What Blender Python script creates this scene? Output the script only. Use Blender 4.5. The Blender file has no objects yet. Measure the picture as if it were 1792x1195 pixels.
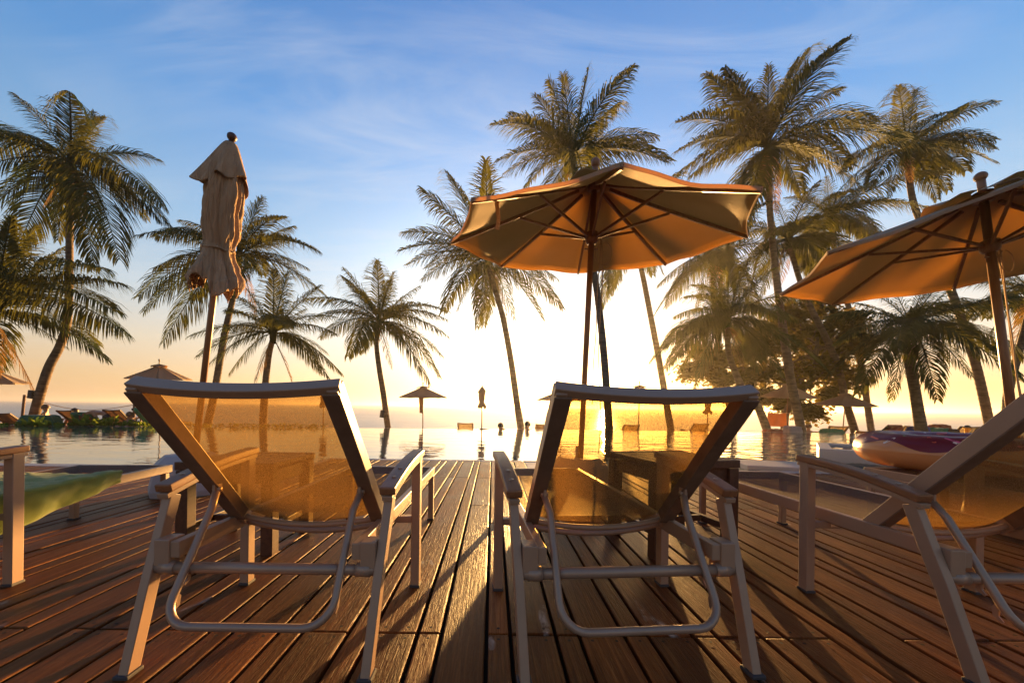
import bpy, bmesh, math, random
from mathutils import Vector, Matrix, noise
R_ = math.radians
sc = bpy.context.scene
COL = sc.collection

# ------------------------------------------------------------------ camera
FPX, PITCH, YAW, ROLL, SHPX, SHPY = 650.0, 0.0, 0.0, 0.0131, 34.0, 114.0
CAMZ = 0.77
fwd = Vector((math.sin(YAW)*math.cos(PITCH), math.cos(YAW)*math.cos(PITCH), math.sin(PITCH)))
rgt = Vector((math.cos(YAW), -math.sin(YAW), 0))
upv = rgt.cross(fwd)
r2 = rgt*math.cos(ROLL) + upv*math.sin(ROLL)
u2 = upv*math.cos(ROLL) - rgt*math.sin(ROLL)
cam = bpy.data.cameras.new("camera"); cam_o = bpy.data.objects.new("camera", cam); COL.objects.link(cam_o)
M = Matrix((r2, u2, -fwd)).transposed().to_4x4(); M.translation = Vector((0, 0, CAMZ))
cam_o.matrix_world = M
cam.sensor_width = 36; cam.sensor_fit = 'HORIZONTAL'; cam.lens = 36*FPX/1792; cam.shift_x = SHPX/1792; cam.shift_y = SHPY/1792
cam.clip_start = 0.05; cam.clip_end = 12000
sc.camera = cam_o

def at(px, py, D):
    """survey helper: world point at distance D (along the deck boards) seen at a photo pixel"""
    d = r2*((px-896+SHPX)/FPX) + u2*((597.5+SHPY-py)/FPX) + fwd
    return Vector((0, 0, CAMZ)) + d*(D/d.y)

# ------------------------------------------------------------------ light
SUN_AZ, SUN_EL = math.atan2(196, 650), R_(2.8)
SUN = Vector((math.sin(SUN_AZ)*math.cos(SUN_EL), math.cos(SUN_AZ)*math.cos(SUN_EL), math.sin(SUN_EL)))
sun = bpy.data.lights.new("sun", 'SUN'); sun.energy = 5.0; sun.angle = R_(0.6); sun.color = (1.0, 0.56, 0.18)
sun_o = bpy.data.objects.new("sun", sun); COL.objects.link(sun_o)
sun_o.rotation_euler = (-SUN).to_track_quat('-Z', 'Y').to_euler(); sun_o.location = (0, 0, 30)

world = bpy.data.worlds.new("World"); sc.world = world; world.use_nodes = True
def build_world():
    nt = world.node_tree; N = nt.nodes; L = nt.links; N.clear()
    out = N.new('ShaderNodeOutputWorld'); bg = N.new('ShaderNodeBackground'); L.new(bg.outputs[0], out.inputs[0])
    tc = N.new('ShaderNodeTexCoord'); sep = N.new('ShaderNodeSeparateXYZ'); L.new(tc.outputs['Generated'], sep.inputs[0])
    def m(op, a, b=None, c=None, clamp=False):
        n = N.new('ShaderNodeMath'); n.operation = op; n.use_clamp = clamp
        for i, v in enumerate((a, b, c)):
            if v is None: continue
            if isinstance(v, (int, float)): n.inputs[i].default_value = v
            else: L.new(v, n.inputs[i])
        return n.outputs[0]
    def vm(op, a, b):
        n = N.new('ShaderNodeVectorMath'); n.operation = op
        for i, v in enumerate((a, b)):
            if hasattr(v, 'links'): L.new(v, n.inputs[i])
            else: n.inputs[i].default_value = v
        return n
    def ramp(fac, stops, interp='EASE'):
        n = N.new('ShaderNodeValToRGB'); n.color_ramp.interpolation = interp; e = n.color_ramp.elements
        while len(e) < len(stops): e.new(0.5)
        for k, (p, c) in enumerate(stops): e[k].position = p; e[k].color = (*c, 1)
        L.new(fac, n.inputs[0]); return n.outputs[0]
    def mix(kind, fac, a, b):
        n = N.new('ShaderNodeMix'); n.data_type = 'RGBA'; n.blend_type = kind; n.clamp_factor = False
        for sock, v in ((n.inputs[0], fac), (n.inputs[6], a), (n.inputs[7], b)):
            if isinstance(v, (int, float)): sock.default_value = v
            elif isinstance(v, tuple): sock.default_value = (*v, 1)
            else: L.new(v, sock)
        return n.outputs[2]
    z = sep.outputs[2]
    el = m('MAXIMUM', z, 0.0)
    grad = ramp(el, [(0.0, (0.90, 0.55, 0.28)), (0.05, (0.92, 0.62, 0.34)), (0.13, (0.86, 0.74, 0.58)), (0.23, (0.62, 0.74, 0.84)),
                     (0.37, (0.34, 0.58, 0.87)), (0.55, (0.13, 0.38, 0.82)), (0.75, (0.07, 0.25, 0.66)), (1.0, (0.05, 0.15, 0.45))], 'LINEAR')
    sky = N.new('ShaderNodeTexSky'); sky.sky_type = 'NISHITA'; sky.sun_disc = False
    sky.sun_elevation = SUN_EL; sky.sun_rotation = SUN_AZ; sky.altitude = 5; sky.air_density = 1.0; sky.dust_density = 1.5
    base = mix('ADD', 0.05, grad, sky.outputs[0])
    dt = vm('DOT_PRODUCT', tc.outputs['Generated'], tuple(SUN)).outputs['Value']
    dt = m('MAXIMUM', dt, 0.0)
    # darker away from the sun
    side = m('MULTIPLY_ADD', dt, 0.36, 0.66)
    base = mix('MULTIPLY', 1.0, base, ramp(side, [(0, (0, 0, 0)), (1, (1, 1, 1))], 'LINEAR'))
    # sun aureole, plus wide lens bloom painted into the sky left of it
    GC = Vector((30, 650, 75)).normalized()
    dg = m('MAXIMUM', vm('DOT_PRODUCT', tc.outputs['Generated'], tuple(GC)).outputs['Value'], 0.0)
    def lobe(p, k, c):
        v = m('MULTIPLY', m('POWER', dg if p < 100 else dt, p), k)
        n = N.new('ShaderNodeVectorMath'); n.operation = 'SCALE'; n.inputs[0].default_value = c; L.new(v, n.inputs['Scale']); return n.outputs[0]
    col = base
    for p, k, c in ((6, 0.16, (1.0, 0.95, 0.84)), (16, 0.75, (1.0, 0.90, 0.68)), (60, 1.5, (1.0, 0.82, 0.50)), (300, 2.5, (1.0, 0.74, 0.36)), (2600, 16.0, (1.0, 0.66, 0.25))):
        col = vm('ADD', col, lobe(p, k, c)).outputs[0]
    # thin cirrus on a high flat layer
    zz = m('MAXIMUM', z, 0.04)
    inv = m('DIVIDE', 1.0, m('ADD', zz, 0.12))
    sc1 = N.new('ShaderNodeVectorMath'); sc1.operation = 'SCALE'; L.new(tc.outputs['Generated'], sc1.inputs[0]); L.new(inv, sc1.inputs['Scale'])
    def cloudnoise(rot, scale, size, det, dist, lac=2.0):
        mp = N.new('ShaderNodeMapping'); mp.inputs['Rotation'].default_value = (0, 0, rot); mp.inputs['Scale'].default_value = scale
        L.new(sc1.outputs[0], mp.inputs['Vector'])
        n = N.new('ShaderNodeTexNoise'); n.inputs['Scale'].default_value = size; n.inputs['Detail'].default_value = det
        n.inputs['Roughness'].default_value = 0.62; n.inputs['Distortion'].default_value = dist
        L.new(mp.outputs[0], n.inputs['Vector']); return n.outputs[0]
    n1 = cloudnoise(R_(-52), (0.55, 2.6, 1), 1.9, 8, 1.1)
    n2 = cloudnoise(R_(0), (1, 1, 1), 0.75, 3, 0.3)
    c1 = m('MULTIPLY', m('SUBTRACT', n1, 0.45, clamp=True), 3.4, clamp=True)
    c2 = m('MULTIPLY', m('SUBTRACT', n2, 0.40, clamp=True), 4.0, clamp=True)
    cf = m('MULTIPLY', m('MULTIPLY', c1, c2), ramp(z, [(0.02, (0, 0, 0)), (0.2, (1, 1, 1)), (0.85, (0.75, 0.75, 0.75))], 'LINEAR'))
    col = mix('MIX', m('MULTIPLY', cf, 0.42), col, (0.90, 0.90, 0.91))
    # low ground half
    below = m('MULTIPLY_ADD', z, 18.0, 1.0, clamp=True)
    col = mix('MIX', below, (0.20, 0.12, 0.06), col)
    L.new(col, bg.inputs[0]); bg.inputs[1].default_value = 0.20
build_world()
sc.view_settings.view_transform = 'Standard'; sc.view_settings.look = 'None'
sc.view_settings.exposure = 2.3; sc.view_settings.gamma = 1.0; sc.view_settings.use_curve_mapping = False
sc.cycles.max_bounces = 10; sc.cycles.transparent_max_bounces = 24; sc.cycles.sample_clamp_indirect = 6.0
sc.cycles.caustics_reflective = False; sc.cycles.caustics_refractive = False
sc.cycles.use_denoising = True

# ------------------------------------------------------------------ mesh builder
class MB:
    def __init__(s): s.v = []; s.f = []; s.mi = []; s.sm = []
    def add(s, vs, fs, mi=0, smooth=False):
        o = len(s.v); s.v.extend([tuple(v) for v in vs])
        for f in fs: s.f.append([i+o for i in f]); s.mi.append(mi); s.sm.append(smooth)
    def box(s, c, size, rot=None, mi=0):
        c = Vector(c); hx, hy, hz = size[0]/2, size[1]/2, size[2]/2
        vs = [Vector((x, y, z)) for x in (-hx, hx) for y in (-hy, hy) for z in (-hz, hz)]
        if rot is not None: vs = [rot @ v for v in vs]
        s.add([c+v for v in vs], [(0, 1, 3, 2), (4, 6, 7, 5), (0, 4, 5, 1), (2, 3, 7, 6), (0, 2, 6, 4), (1, 5, 7, 3)], mi)
    def sweep(s, pts, prof, side=None, mi=0, smooth=False, caps=True, scales=None):
        """profile (a,b) pairs swept along pts; a along 'side', b along the normal"""
        pts = [Vector(p) for p in pts]; n = len(prof); rings = []
        ref = Vector(side) if side is not None else None
        for i, p in enumerate(pts):
            t = (pts[min(i+1, len(pts)-1)]-pts[max(i-1, 0)]).normalized()
            if ref is None: ref = Vector((0, 0, 1)).cross(t) if abs(t.z) < 0.95 else Vector((1, 0, 0))
            a = (ref-t*ref.dot(t)).normalized(); b = t.cross(a)
            if side is None: ref = a
            k = scales[i] if scales else 1
            rings.append([p+a*(x*k)+b*(y*k) for x, y in prof])
        vs = [v for r in rings for v in r]; fs = []
        for i in range(len(pts)-1):
            for j in range(n):
                fs.append((i*n+j, i*n+(j+1) % n, (i+1)*n+(j+1) % n, (i+1)*n+j))
        if caps: fs.append(tuple(range(n))[::-1]); fs.append(tuple((len(pts)-1)*n+j for j in range(n)))
        s.add(vs, fs, mi, smooth)
    def bar(s, p0, p1, w, h, side=None, mi=0):
        s.sweep([p0, p1], [(-w/2, -h/2), (w/2, -h/2), (w/2, h/2), (-w/2, h/2)], side, mi)
    def rsweep(s, pts, w, h, side=None, mi=0):
        s.sweep(pts, [(-w/2, -h/2), (w/2, -h/2), (w/2, h/2), (-w/2, h/2)], side, mi)
    def tube(s, pts, r, n=10, mi=0, caps=True):
        sc_ = r if isinstance(r, (list, tuple)) else [r]*len(pts)
        s.sweep(pts, [(math.cos(2*math.pi*k/n), math.sin(2*math.pi*k/n)) for k in range(n)], None, mi, True, caps, sc_)
    def grid(s, fn, nu, nv, mi=0, smooth=True, wrap=False):
        vs = [fn(i/nu, j/nv) for i in range(nu+1) for j in range(nv+(0 if wrap else 1))]
        w = nv if wrap else nv+1; fs = []
        for i in range(nu):
            for j in range(nv):
                j2 = (j+1) % w
                fs.append((i*w+j, i*w+j2, (i+1)*w+j2, (i+1)*w+j))
        s.add(vs, fs, mi, smooth)
    def ball(s, c, r, nu=8, nv=12, mi=0, sc=(1, 1, 1)):
        c = Vector(c)
        s.grid(lambda u, v: c+Vector((r*sc[0]*math.sin(math.pi*u)*math.cos(2*math.pi*v), r*sc[1]*math.sin(math.pi*u)*math.sin(2*math.pi*v), r*sc[2]*math.cos(math.pi*u))), nu, nv, mi, True, True)
    def build(s, name, mats, parent=None, bevel=0, loc=None, seg=2):
        me = bpy.data.meshes.new(name); me.from_pydata(s.v, [], s.f); 
        mats = mats if isinstance(mats, (list, tuple)) else [mats]
        for m_ in mats: me.materials.append(m_)
        me.polygons.foreach_set('material_index', s.mi); me.polygons.foreach_set('use_smooth', s.sm)
        me.update()
        o = bpy.data.objects.new(name, me); COL.objects.link(o)
        if parent: o.parent = parent
        if loc is not None: o.location = loc
        if bevel:
            b = o.modifiers.new('bevel', 'BEVEL'); b.width = bevel; b.segments = seg; b.limit_method = 'ANGLE'; b.angle_limit = R_(40)
        return o

def tag(o, label=None, cat=None, group=None, kind=None):
    if label: o['label'] = label
    if cat: o['category'] = cat
    if group: o['group'] = group
    if kind: o['kind'] = kind
    return o
def thing(name, label, cat, loc=(0, 0, 0), rz=0, group=None):
    o = bpy.data.objects.new(name, None); COL.objects.link(o); o.location = loc; o.rotation_euler = (0, 0, rz)
    o.empty_display_size = 0.1
    return tag(o, label, cat, group)
def dup(root, label, loc, rz=0, group=None):
    def cp(o, par):
        c = o.copy(); COL.objects.link(c); c.parent = par
        for ch in list(o.children): cp(ch, c)
        return c
    r = cp(root, None); r.location = loc; r.rotation_euler = (0, 0, rz); r['label'] = label
    if group: r['group'] = group
    return r

# ------------------------------------------------------------------ materials
class NT:
    def __init__(s, name):
        s.m = bpy.data.materials.new(name); s.m.use_nodes = True; s.t = s.m.node_tree; s.N = s.t.nodes; s.L = s.t.links
        s.b = s.N['Principled BSDF']; s.out = s.N['Material Output']; s.tc = s.N.new('ShaderNodeTexCoord')
    def set(s, **k):
        for a, v in k.items():
            i = s.b.inputs[a.replace('_', ' ')]
            if hasattr(v, 'links'): s.L.new(v, i)
            else: i.default_value = (*v, 1) if isinstance(v, tuple) and len(v) == 3 and i.type == 'RGBA' else v
        return s
    def map(s, scale=(1, 1, 1), rot=(0, 0, 0), src='Object'):
        n = s.N.new('ShaderNodeMapping'); n.inputs['Scale'].default_value = scale; n.inputs['Rotation'].default_value = rot
        s.L.new(s.tc.outputs[src], n.inputs['Vector']); return n.outputs[0]
    def noise(s, scale, vec=None, detail=4, rough=0.55, dist=0):
        n = s.N.new('ShaderNodeTexNoise'); n.inputs['Scale'].default_value = scale; n.inputs['Detail'].default_value = detail
        n.inputs['Roughness'].default_value = rough; n.inputs['Distortion'].default_value = dist
        s.L.new(vec if vec is not None else s.map(), n.inputs['Vector']); return n.outputs[0]
    def ramp(s, fac, stops, interp='LINEAR'):
        n = s.N.new('ShaderNodeValToRGB'); n.color_ramp.interpolation = interp; e = n.color_ramp.elements
        while len(e) < len(stops): e.new(0.5)
        for k, (p, c) in enumerate(stops):
            e[k].position = p; e[k].color = (*c, 1) if isinstance(c, tuple) else (c, c, c, 1)
        s.L.new(fac, n.inputs[0]); return n.outputs[0]
    def math(s, op, a, b=0.0, clamp=False):
        n = s.N.new('ShaderNodeMath'); n.operation = op; n.use_clamp = clamp
        for i, v in enumerate((a, b)):
            if hasattr(v, 'links'): s.L.new(v, n.inputs[i])
            else: n.inputs[i].default_value = v
        return n.outputs[0]
    def mix(s, kind, fac, a, b):
        n = s.N.new('ShaderNodeMix'); n.data_type = 'RGBA'; n.blend_type = kind
        for sock, v in ((n.inputs[0], fac), (n.inputs[6], a), (n.inputs[7], b)):
            if hasattr(v, 'links'): s.L.new(v, sock)
            elif isinstance(v, tuple): sock.default_value = (*v, 1)
            else: sock.default_value = v
        return n.outputs[2]
    def bump(s, h, strength=0.3, dist=0.01):
        n = s.N.new('ShaderNodeBump'); n.inputs['Strength'].default_value = strength; n.inputs['Distance'].default_value = dist
        s.L.new(h, n.inputs['Height']); s.L.new(n.outputs[0], s.b.inputs['Normal']); return n.outputs[0]
    def shader(s, kind, color=None, **k):
        n = s.N.new(kind)
        if color is not None:
            if hasattr(color, 'links'): s.L.new(color, n.inputs['Color'])
            else: n.inputs['Color'].default_value = (*color, 1)
        return n.outputs[0]
    def mixs(s, fac, a, b):
        n = s.N.new('ShaderNodeMixShader')
        if hasattr(fac, 'links'): s.L.new(fac, n.inputs[0])
        else: n.inputs[0].default_value = fac
        s.L.new(a, n.inputs[1]); s.L.new(b, n.inputs[2]); return n.outputs[0]
    def final(s, sh): s.L.new(sh, s.out.inputs[0]); return s.m

def plain(name, c, rough=0.6, var=0.25, scale=6, bump=0.0, spec=0.4, metallic=0.0, bscale=60, src='Object'):
    t = NT(name); v = t.map(src=src)
    n = t.noise(scale, v, 5)
    a = tuple(x*(1-var) for x in c); b = tuple(min(1, x*(1+var)) for x in c)
    t.set(Base_Color=t.ramp(n, [(0.3, a), (0.7, b)]), Roughness=rough, Metallic=metallic)
    t.b.inputs['Specular IOR Level'].default_value = spec
    if bump: t.bump(t.noise(bscale, v, 4), bump, 0.005)
    return t.m

def leafmat(name, c, tr, fac=0.45, var=0.35, scale=1.3):
    t = NT(name); n = t.noise(scale, t.map(), 3)
    a = tuple(x*(1-var) for x in c); b = tuple(x*(1+var) for x in c)
    col = t.ramp(n, [(0.3, a), (0.7, b)])
    t.set(Base_Color=col, Roughness=0.7); t.b.inputs['Specular IOR Level'].default_value = 0.04
    at_, bt = tuple(x*(1-var) for x in tr), tuple(x*(1+var) for x in tr)
    trs = t.shader('ShaderNodeBsdfTranslucent', t.ramp(n, [(0.3, at_), (0.7, bt)]))
    return t.final(t.mixs(fac, t.b.outputs[0], trs))

def fabric(name, c, tr, fac, rough=0.85, bscale=260, crease=0.0):
    t = NT(name); v = t.map(); n = t.noise(2.2, v, 5)
    t.set(Base_Color=t.ramp(n, [(0.3, tuple(x*0.85 for x in c)), (0.7, tuple(x*1.12 for x in c))]), Roughness=rough)
    t.b.inputs['Specular IOR Level'].default_value = 0.15
    if crease:
        cr = t.noise(1.0, t.map((24, 24, 3.2), (0.1, 0.15, 0)), 4, 0.6, 1.2); cr = t.math('ABSOLUTE', t.math('SUBTRACT', cr, 0.5))
        t.bump(t.math('ADD', t.math('MULTIPLY', t.noise(bscale, v, 2), 0.05), t.math('MULTIPLY', cr, -2.0)), 1.0, crease)
    else: t.bump(t.math('ADD', t.noise(bscale, v, 2), t.math('MULTIPLY', t.noise(5, v, 3), 1.5)), 0.25, 0.01)
    trs = t.shader('ShaderNodeBsdfTranslucent', tr)
    return t.final(t.mixs(fac, t.b.outputs[0], trs))

def wood(name, c1, c2, rough=0.5, along=(14, 1.2, 14), spec=0.4, bump=0.25):
    t = NT(name); v = t.map(along); n = t.noise(3.0, v, 6, 0.6, 0.6)
    n2 = t.noise(2.0, t.map(), 3)
    col = t.mix('MULTIPLY', 0.5, t.ramp(n, [(0.28, c1), (0.72, c2)]), t.ramp(n2, [(0.3, (0.6, 0.6, 0.6)), (0.7, (1, 1, 1))]))
    t.set(Base_Color=col, Roughness=rough); t.b.inputs['Specular IOR Level'].default_value = spec
    t.bump(n, bump, 0.003); return t.m

MT = {}
MT['alu'] = plain('champagne_aluminium', (0.33, 0.195, 0.12), 0.42, 0.06, 9, 0.05, 0.5, 0.0, 180)
MT['steel'] = plain('brushed_steel_tube', (0.32, 0.205, 0.14), 0.36, 0.06, 9, 0.04, 0.5, 0.25, 200)
MT['teak'] = wood('armrest_teak', (0.20, 0.075, 0.03), (0.36, 0.15, 0.06), 0.42)
MT['darkwood'] = wood('dark_stained_wood', (0.055, 0.022, 0.012), (0.12, 0.05, 0.025), 0.45)
MT['polewood'] = wood('varnished_pole_wood', (0.20, 0.085, 0.035), (0.34, 0.15, 0.06), 0.4, (20, 20, 1.5))
MT['canvas'] = fabric('beige_canvas', (0.47, 0.36, 0.26), (0.74, 0.47, 0.16), 0.44)
MT['canvas_closed'] = fabric('beige_canvas_folded', (0.50, 0.325, 0.20), (0.45, 0.26, 0.09), 0.14, crease=0.030)
MT['cord'] = plain('tan_cord', (0.45, 0.30, 0.16), 0.8, 0.1, 30)
MT['basegrey'] = plain('grey_weighted_base', (0.34, 0.29, 0.28), 0.6, 0.12, 7, 0.1)
MT['fitting'] = plain('dark_steel_fitting', (0.16, 0.10, 0.07), 0.4, 0.1, 10)
MT['screw'] = plain('rusted_screw_head', (0.025, 0.014, 0.009), 0.8, 0.1, 10)
MT['rubber'] = plain('dark_rubber', (0.05, 0.04, 0.04), 0.7, 0.1, 10)

def sling_mat():
    t = NT('woven_sling'); v = t.map()
    n = t.noise(620, v, 1, 0.6); n2 = t.noise(4, v, 5, 0.65)
    c = t.ramp(n, [(0.35, (0.12, 0.08, 0.055)), (0.65, (0.30, 0.21, 0.15))])
    t.set(Base_Color=c, Roughness=0.7); t.b.inputs['Specular IOR Level'].default_value = 0.25
    trs = t.shader('ShaderNodeBsdfTranslucent', t.ramp(n, [(0.35, (0.055, 0.025, 0.005)), (0.65, (0.22, 0.105, 0.02))]))
    cloth = t.mixs(0.5, t.b.outputs[0], trs)
    hole = t.shader('ShaderNodeBsdfTransparent', (1.0, 0.74, 0.34))
    f = t.ramp(t.math('ADD', t.math('MULTIPLY', n, 0.6), t.math('MULTIPLY', n2, 0.4)), [(0.34, 0.46), (0.66, 0.16)])
    return t.final(t.mixs(f, cloth, hole))
MT['sling'] = sling_mat()
MT['sleeve'] = plain('dark_sling_sleeve', (0.17, 0.10, 0.065), 0.8, 0.15, 20, 0.3, 0.2, 0.0, 300)
# ------------------------------------------------------------------ the setting
def deckmat():
    t = NT('deck_boards_wood')
    at_ = t.N.new('ShaderNodeAttribute'); at_.attribute_name = 'rnd'; r = at_.outputs['Fac']
    off = t.N.new('ShaderNodeVectorMath'); off.operation = 'MULTIPLY_ADD'
    cmb = t.N.new('ShaderNodeCombineXYZ'); t.L.new(r, cmb.inputs[1]); t.L.new(r, cmb.inputs[2])
    t.L.new(cmb.outputs[0], off.inputs[0]); off.inputs[1].default_value = (0, 37, 11); t.L.new(t.tc.outputs['Object'], off.inputs[2])
    def nz(scale, det, rough, dist, sc_):
        mp = t.N.new('ShaderNodeMapping'); mp.inputs['Scale'].default_value = sc_; t.L.new(off.outputs[0], mp.inputs['Vector'])
        return t.noise(scale, mp.outputs[0], det, rough, dist)
    grain = nz(3.2, 7, 0.62, 0.8, (26, 1.1, 26)); blot = nz(1.6, 5, 0.6, 0.5, (1.6, 0.7, 1)); fine = nz(8, 4, 0.6, 0, (40, 3, 40))
    c = t.ramp(grain, [(0.25, (0.060, 0.015, 0.004)), (0.5, (0.140, 0.042, 0.010)), (0.78, (0.27, 0.095, 0.027))])
    c = t.mix('MULTIPLY', 1.0, c, t.ramp(blot, [(0.28, (0.52, 0.45, 0.42)), (0.55, (1.0, 0.95, 0.9)), (0.8, (1.35, 1.3, 1.3))]))
    c = t.mix('MULTIPLY', 1.0, c, t.ramp(r, [(0.0, (0.66, 0.62, 0.62)), (0.5, (1, 1, 1)), (1.0, (1.35, 1.3, 1.2))]))
    spot = nz(4.2, 3, 0.5, 0.6, (1.8, 0.6, 1)); spot2 = nz(16, 5, 0.7, 0.4, (1.3, 0.6, 1))
    wm = t.math('MULTIPLY', t.ramp(spot, [(0.67, 0.0), (0.71, 1.0)]), t.ramp(spot2, [(0.45, 0.0), (0.62, 0.75)]))
    c = t.mix('MIX', wm, c, (0.42, 0.36, 0.31))
    t.set(Base_Color=c, Roughness=t.ramp(blot, [(0.3, 0.36), (0.7, 0.56)])); t.b.inputs['Specular IOR Level'].default_value = 0.19; t.b.inputs['Specular Tint'].default_value = (1.0, 0.56, 0.22, 1)  # golden glare on the boards is put into the reflection tint
    h = t.math('ADD', t.math('MULTIPLY', grain, 0.7), t.math('MULTIPLY', fine, 0.5))
    t.bump(h, 0.8, 0.006); return t.m
MT['deck'] = deckmat()
MT['underdeck'] = plain('dark_deck_joists', (0.02, 0.010, 0.006), 0.9, 0.2, 5)
MT['stone'] = plain('pale_pool_stone', (0.40, 0.34, 0.30), 0.55, 0.18, 4, 0.2, 0.4, 0.0, 40)
MT['sand'] = plain('beach_sand', (0.42, 0.32, 0.22), 0.9, 0.2, 1.5, 0.4, 0.2, 0.0, 8)

def build_deck():
    rnd = random.Random(5); mb = MB(); vals = []; sm = MB()
    x = -9.82
    edges = []
    x0 = -0.010
    wide, nar, gap = 0.154, 0.080, 0.012
    k0 = -int((9.0)/(wide+nar))
    for k in range(k0, -k0+1):
        a = x0 + k*(wide+nar)
        edges.append((a+gap/2, a+nar-gap/2)); edges.append((a+nar+gap/2, a+nar+wide-gap/2))
    for (a, b) in edges:
        mid = (a+b)/2
        far = 5.25 if -2.25 < mid < 0.44 else (4.40 if mid < 0 else 4.58)
        cuts = [-0.6, 1.26] if rnd.random() < 0.75 else [-0.6]
        if rnd.random() < 0.35: cuts.append(rnd.choice((2.46, 2.9)))
        if far > 5: cuts.append(4.03)
        cuts.append(far)
        for p, q in zip(cuts[:-1], cuts[1:]):
            dz = rnd.uniform(-0.0012, 0.0012); th = 0.028
            mb.box((mid, (p+q)/2, -th/2+dz), (b-a, q-p-0.005, th)); vals.append(rnd.random())
            for yy in (p+0.03, q-0.03):                       # countersunk screws at board ends
                if -0.2 < yy < 3 and abs(mid) < 2.6:
                    n = 2 if b-a > 0.1 else 1
                    for i in range(n):
                        xx = mid + ((i-0.5)*0.08 if n == 2 else 0)
                        vs = [(xx+0.0055*math.cos(t*math.pi/4), yy+0.0055*math.sin(t*math.pi/4), 0.0016+dz) for t in range(8)]
                        mb.add(vs, [tuple(range(8))], 1); vals.extend([0.5]*0)
    o = mb.build('deck', [MT['deck'], MT['screw']], bevel=0.005); tag(o, kind='structure')
    a = o.data.attributes.new('rnd', 'FLOAT', 'FACE')
    out = []; bi = 0; i = 0
    while i < len(mb.f):
        if mb.mi[i] == 0: out.extend([vals[bi]]*6); bi += 1; i += 6
        else: out.append(0.5); i += 1
    a.data.foreach_set('value', out)
    u = MB(); u.box((0, 1.9, -0.10), (18.2, 5.0, 0.12)); u.box((-0.9, 4.83, -0.10), (2.66, 0.82, 0.12))
    tag(u.build('deck_underside', MT['underdeck']), kind='structure')
    c = MB()
    def cop(xa, xb, y, w=0.10): c.box(((xa+xb)/2, y+w/2+0.004, -0.05), (xb-xa, w, 0.10))
    cop(-9.1, -2.36, 4.40, 0.16); cop(-2.34, 0.43, 5.25); cop(0.45, 1.75, 5.26, 0.09); cop(1.78, 9.1, 4.58, 0.16)
    c.box((-2.30, 4.86, -0.05), (0.09, 0.78, 0.10)); c.box((1.1, 4.93, -0.052), (1.28, 0.66, 0.096))
    tag(c.build('pool_coping', MT['stone'], bevel=0.006), kind='structure')
build_deck()

def watermat(name, base, rough, ior, scales, strength, xmod=False):
    t = NT(name)
    t.set(Base_Color=base, Roughness=rough); t.b.inputs['IOR'].default_value = ior
    h = None
    for sc_, w, size, dist in scales:
        n = t.math('MULTIPLY', t.noise(size, t.map(sc_), 3, 0.5, dist), w)
        h = n if h is None else t.math('ADD', h, n)
    if xmod:
        sp = t.N.new('ShaderNodeSeparateXYZ'); t.L.new(t.tc.outputs['Object'], sp.inputs[0])
        mr = t.ramp(t.math('MULTIPLY_ADD', sp.outputs[0], 0.1), [(0, 1), (1, 1)]) if False else None
        mm = t.N.new('ShaderNodeMapRange'); mm.inputs[1].default_value = 0.5; mm.inputs[2].default_value = 4.5
        mm.inputs[3].default_value = 1.0; mm.inputs[4].default_value = 4.5; t.L.new(sp.outputs[0], mm.inputs[0])
        h = t.math('MULTIPLY', h, mm.outputs[0])
    t.bump(h, 1.0, strength); return t.m
MT['pool'] = watermat('pool_water', (0.015, 0.075, 0.095), 0.02, 2.3, (((1, 1.9, 1), 1.0, 1.2, 0.4), ((1, 1.6, 1), 0.16, 4.0, 0.3)), 0.0105, True)
MT['sea'] = watermat('sea_water', (0.10, 0.125, 0.16), 0.28, 1.30, (((0.35, 1, 1), 1.0, 0.6, 0.2), ((0.06, 0.5, 1), 3.0, 0.10, 0.2)), 0.35)

def build_water():
    w = MB(); z = -0.055
    pts = [(-32, 4.3), (-2.3, 4.3), (-2.3, 5.2), (1.7, 5.2), (1.7, 4.5), (32, 4.5), (32, 13.9), (6, 13.95), (0, 13.85), (-5, 13.2), (-9, 12.45), (-32, 11.6)]
    w.add([(x, y, z) for x, y in pts], [tuple(range(len(pts)))])
    tag(w.build('pool_water', MT['pool']), kind='structure')
    e = MB()
    edge = pts[6:]
    for (x0, y0), (x1, y1) in zip(edge[:-1], edge[1:]):
        e.bar((x0, y0+0.09, -0.36), (x1, y1+0.09, -0.36), 0.15, 0.60, side=(0, 1, 0))
    tag(e.build('pool_edge', MT['stone']), kind='structure')
    s = MB(); s.add([(-9000, 34, -2.4), (9000, 34, -2.4), (9000, 9000, -2.4), (-9000, 9000, -2.4)], [(0, 1, 2, 3)])
    tag(s.build('sea', MT['sea']), kind='structure')
    b = MB()
    def gf(u, v):
        x = -46+92*u; y = 11.4+36*v
        lift = 0.30/(1+math.exp((x+6.2)*1.3))
        t = max(0, (y-14.5)/32)
        zz = -0.66+lift-2.05*t**1.1+0.03*noise.noise((x*0.7, y*0.7, 0))
        edge_y = 13.85 if x > 0 else max(11.8, 13.85+x*0.155)
        if x < -5.6 and y < edge_y+0.8: zz = max(zz, -0.10-0.03*noise.noise((x*2, y*2, 0)))
        if y < edge_y+0.18: zz = -0.9
        return Vector((x, y, zz))
    b.grid(gf, 120, 70); tag(b.build('beach', MT['sand']), kind='structure')
    # ground sheet under everything, reaching the horizon
    g = MB(); g.add([(-9000, -60, -4.2), (9000, -60, -4.2), (9000, 9000, -4.2), (-9000, 9000, -4.2)], [(0, 1, 2, 3)])
    tag(g.build('seabed', MT['sand']), kind='structure')
build_water()

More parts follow.
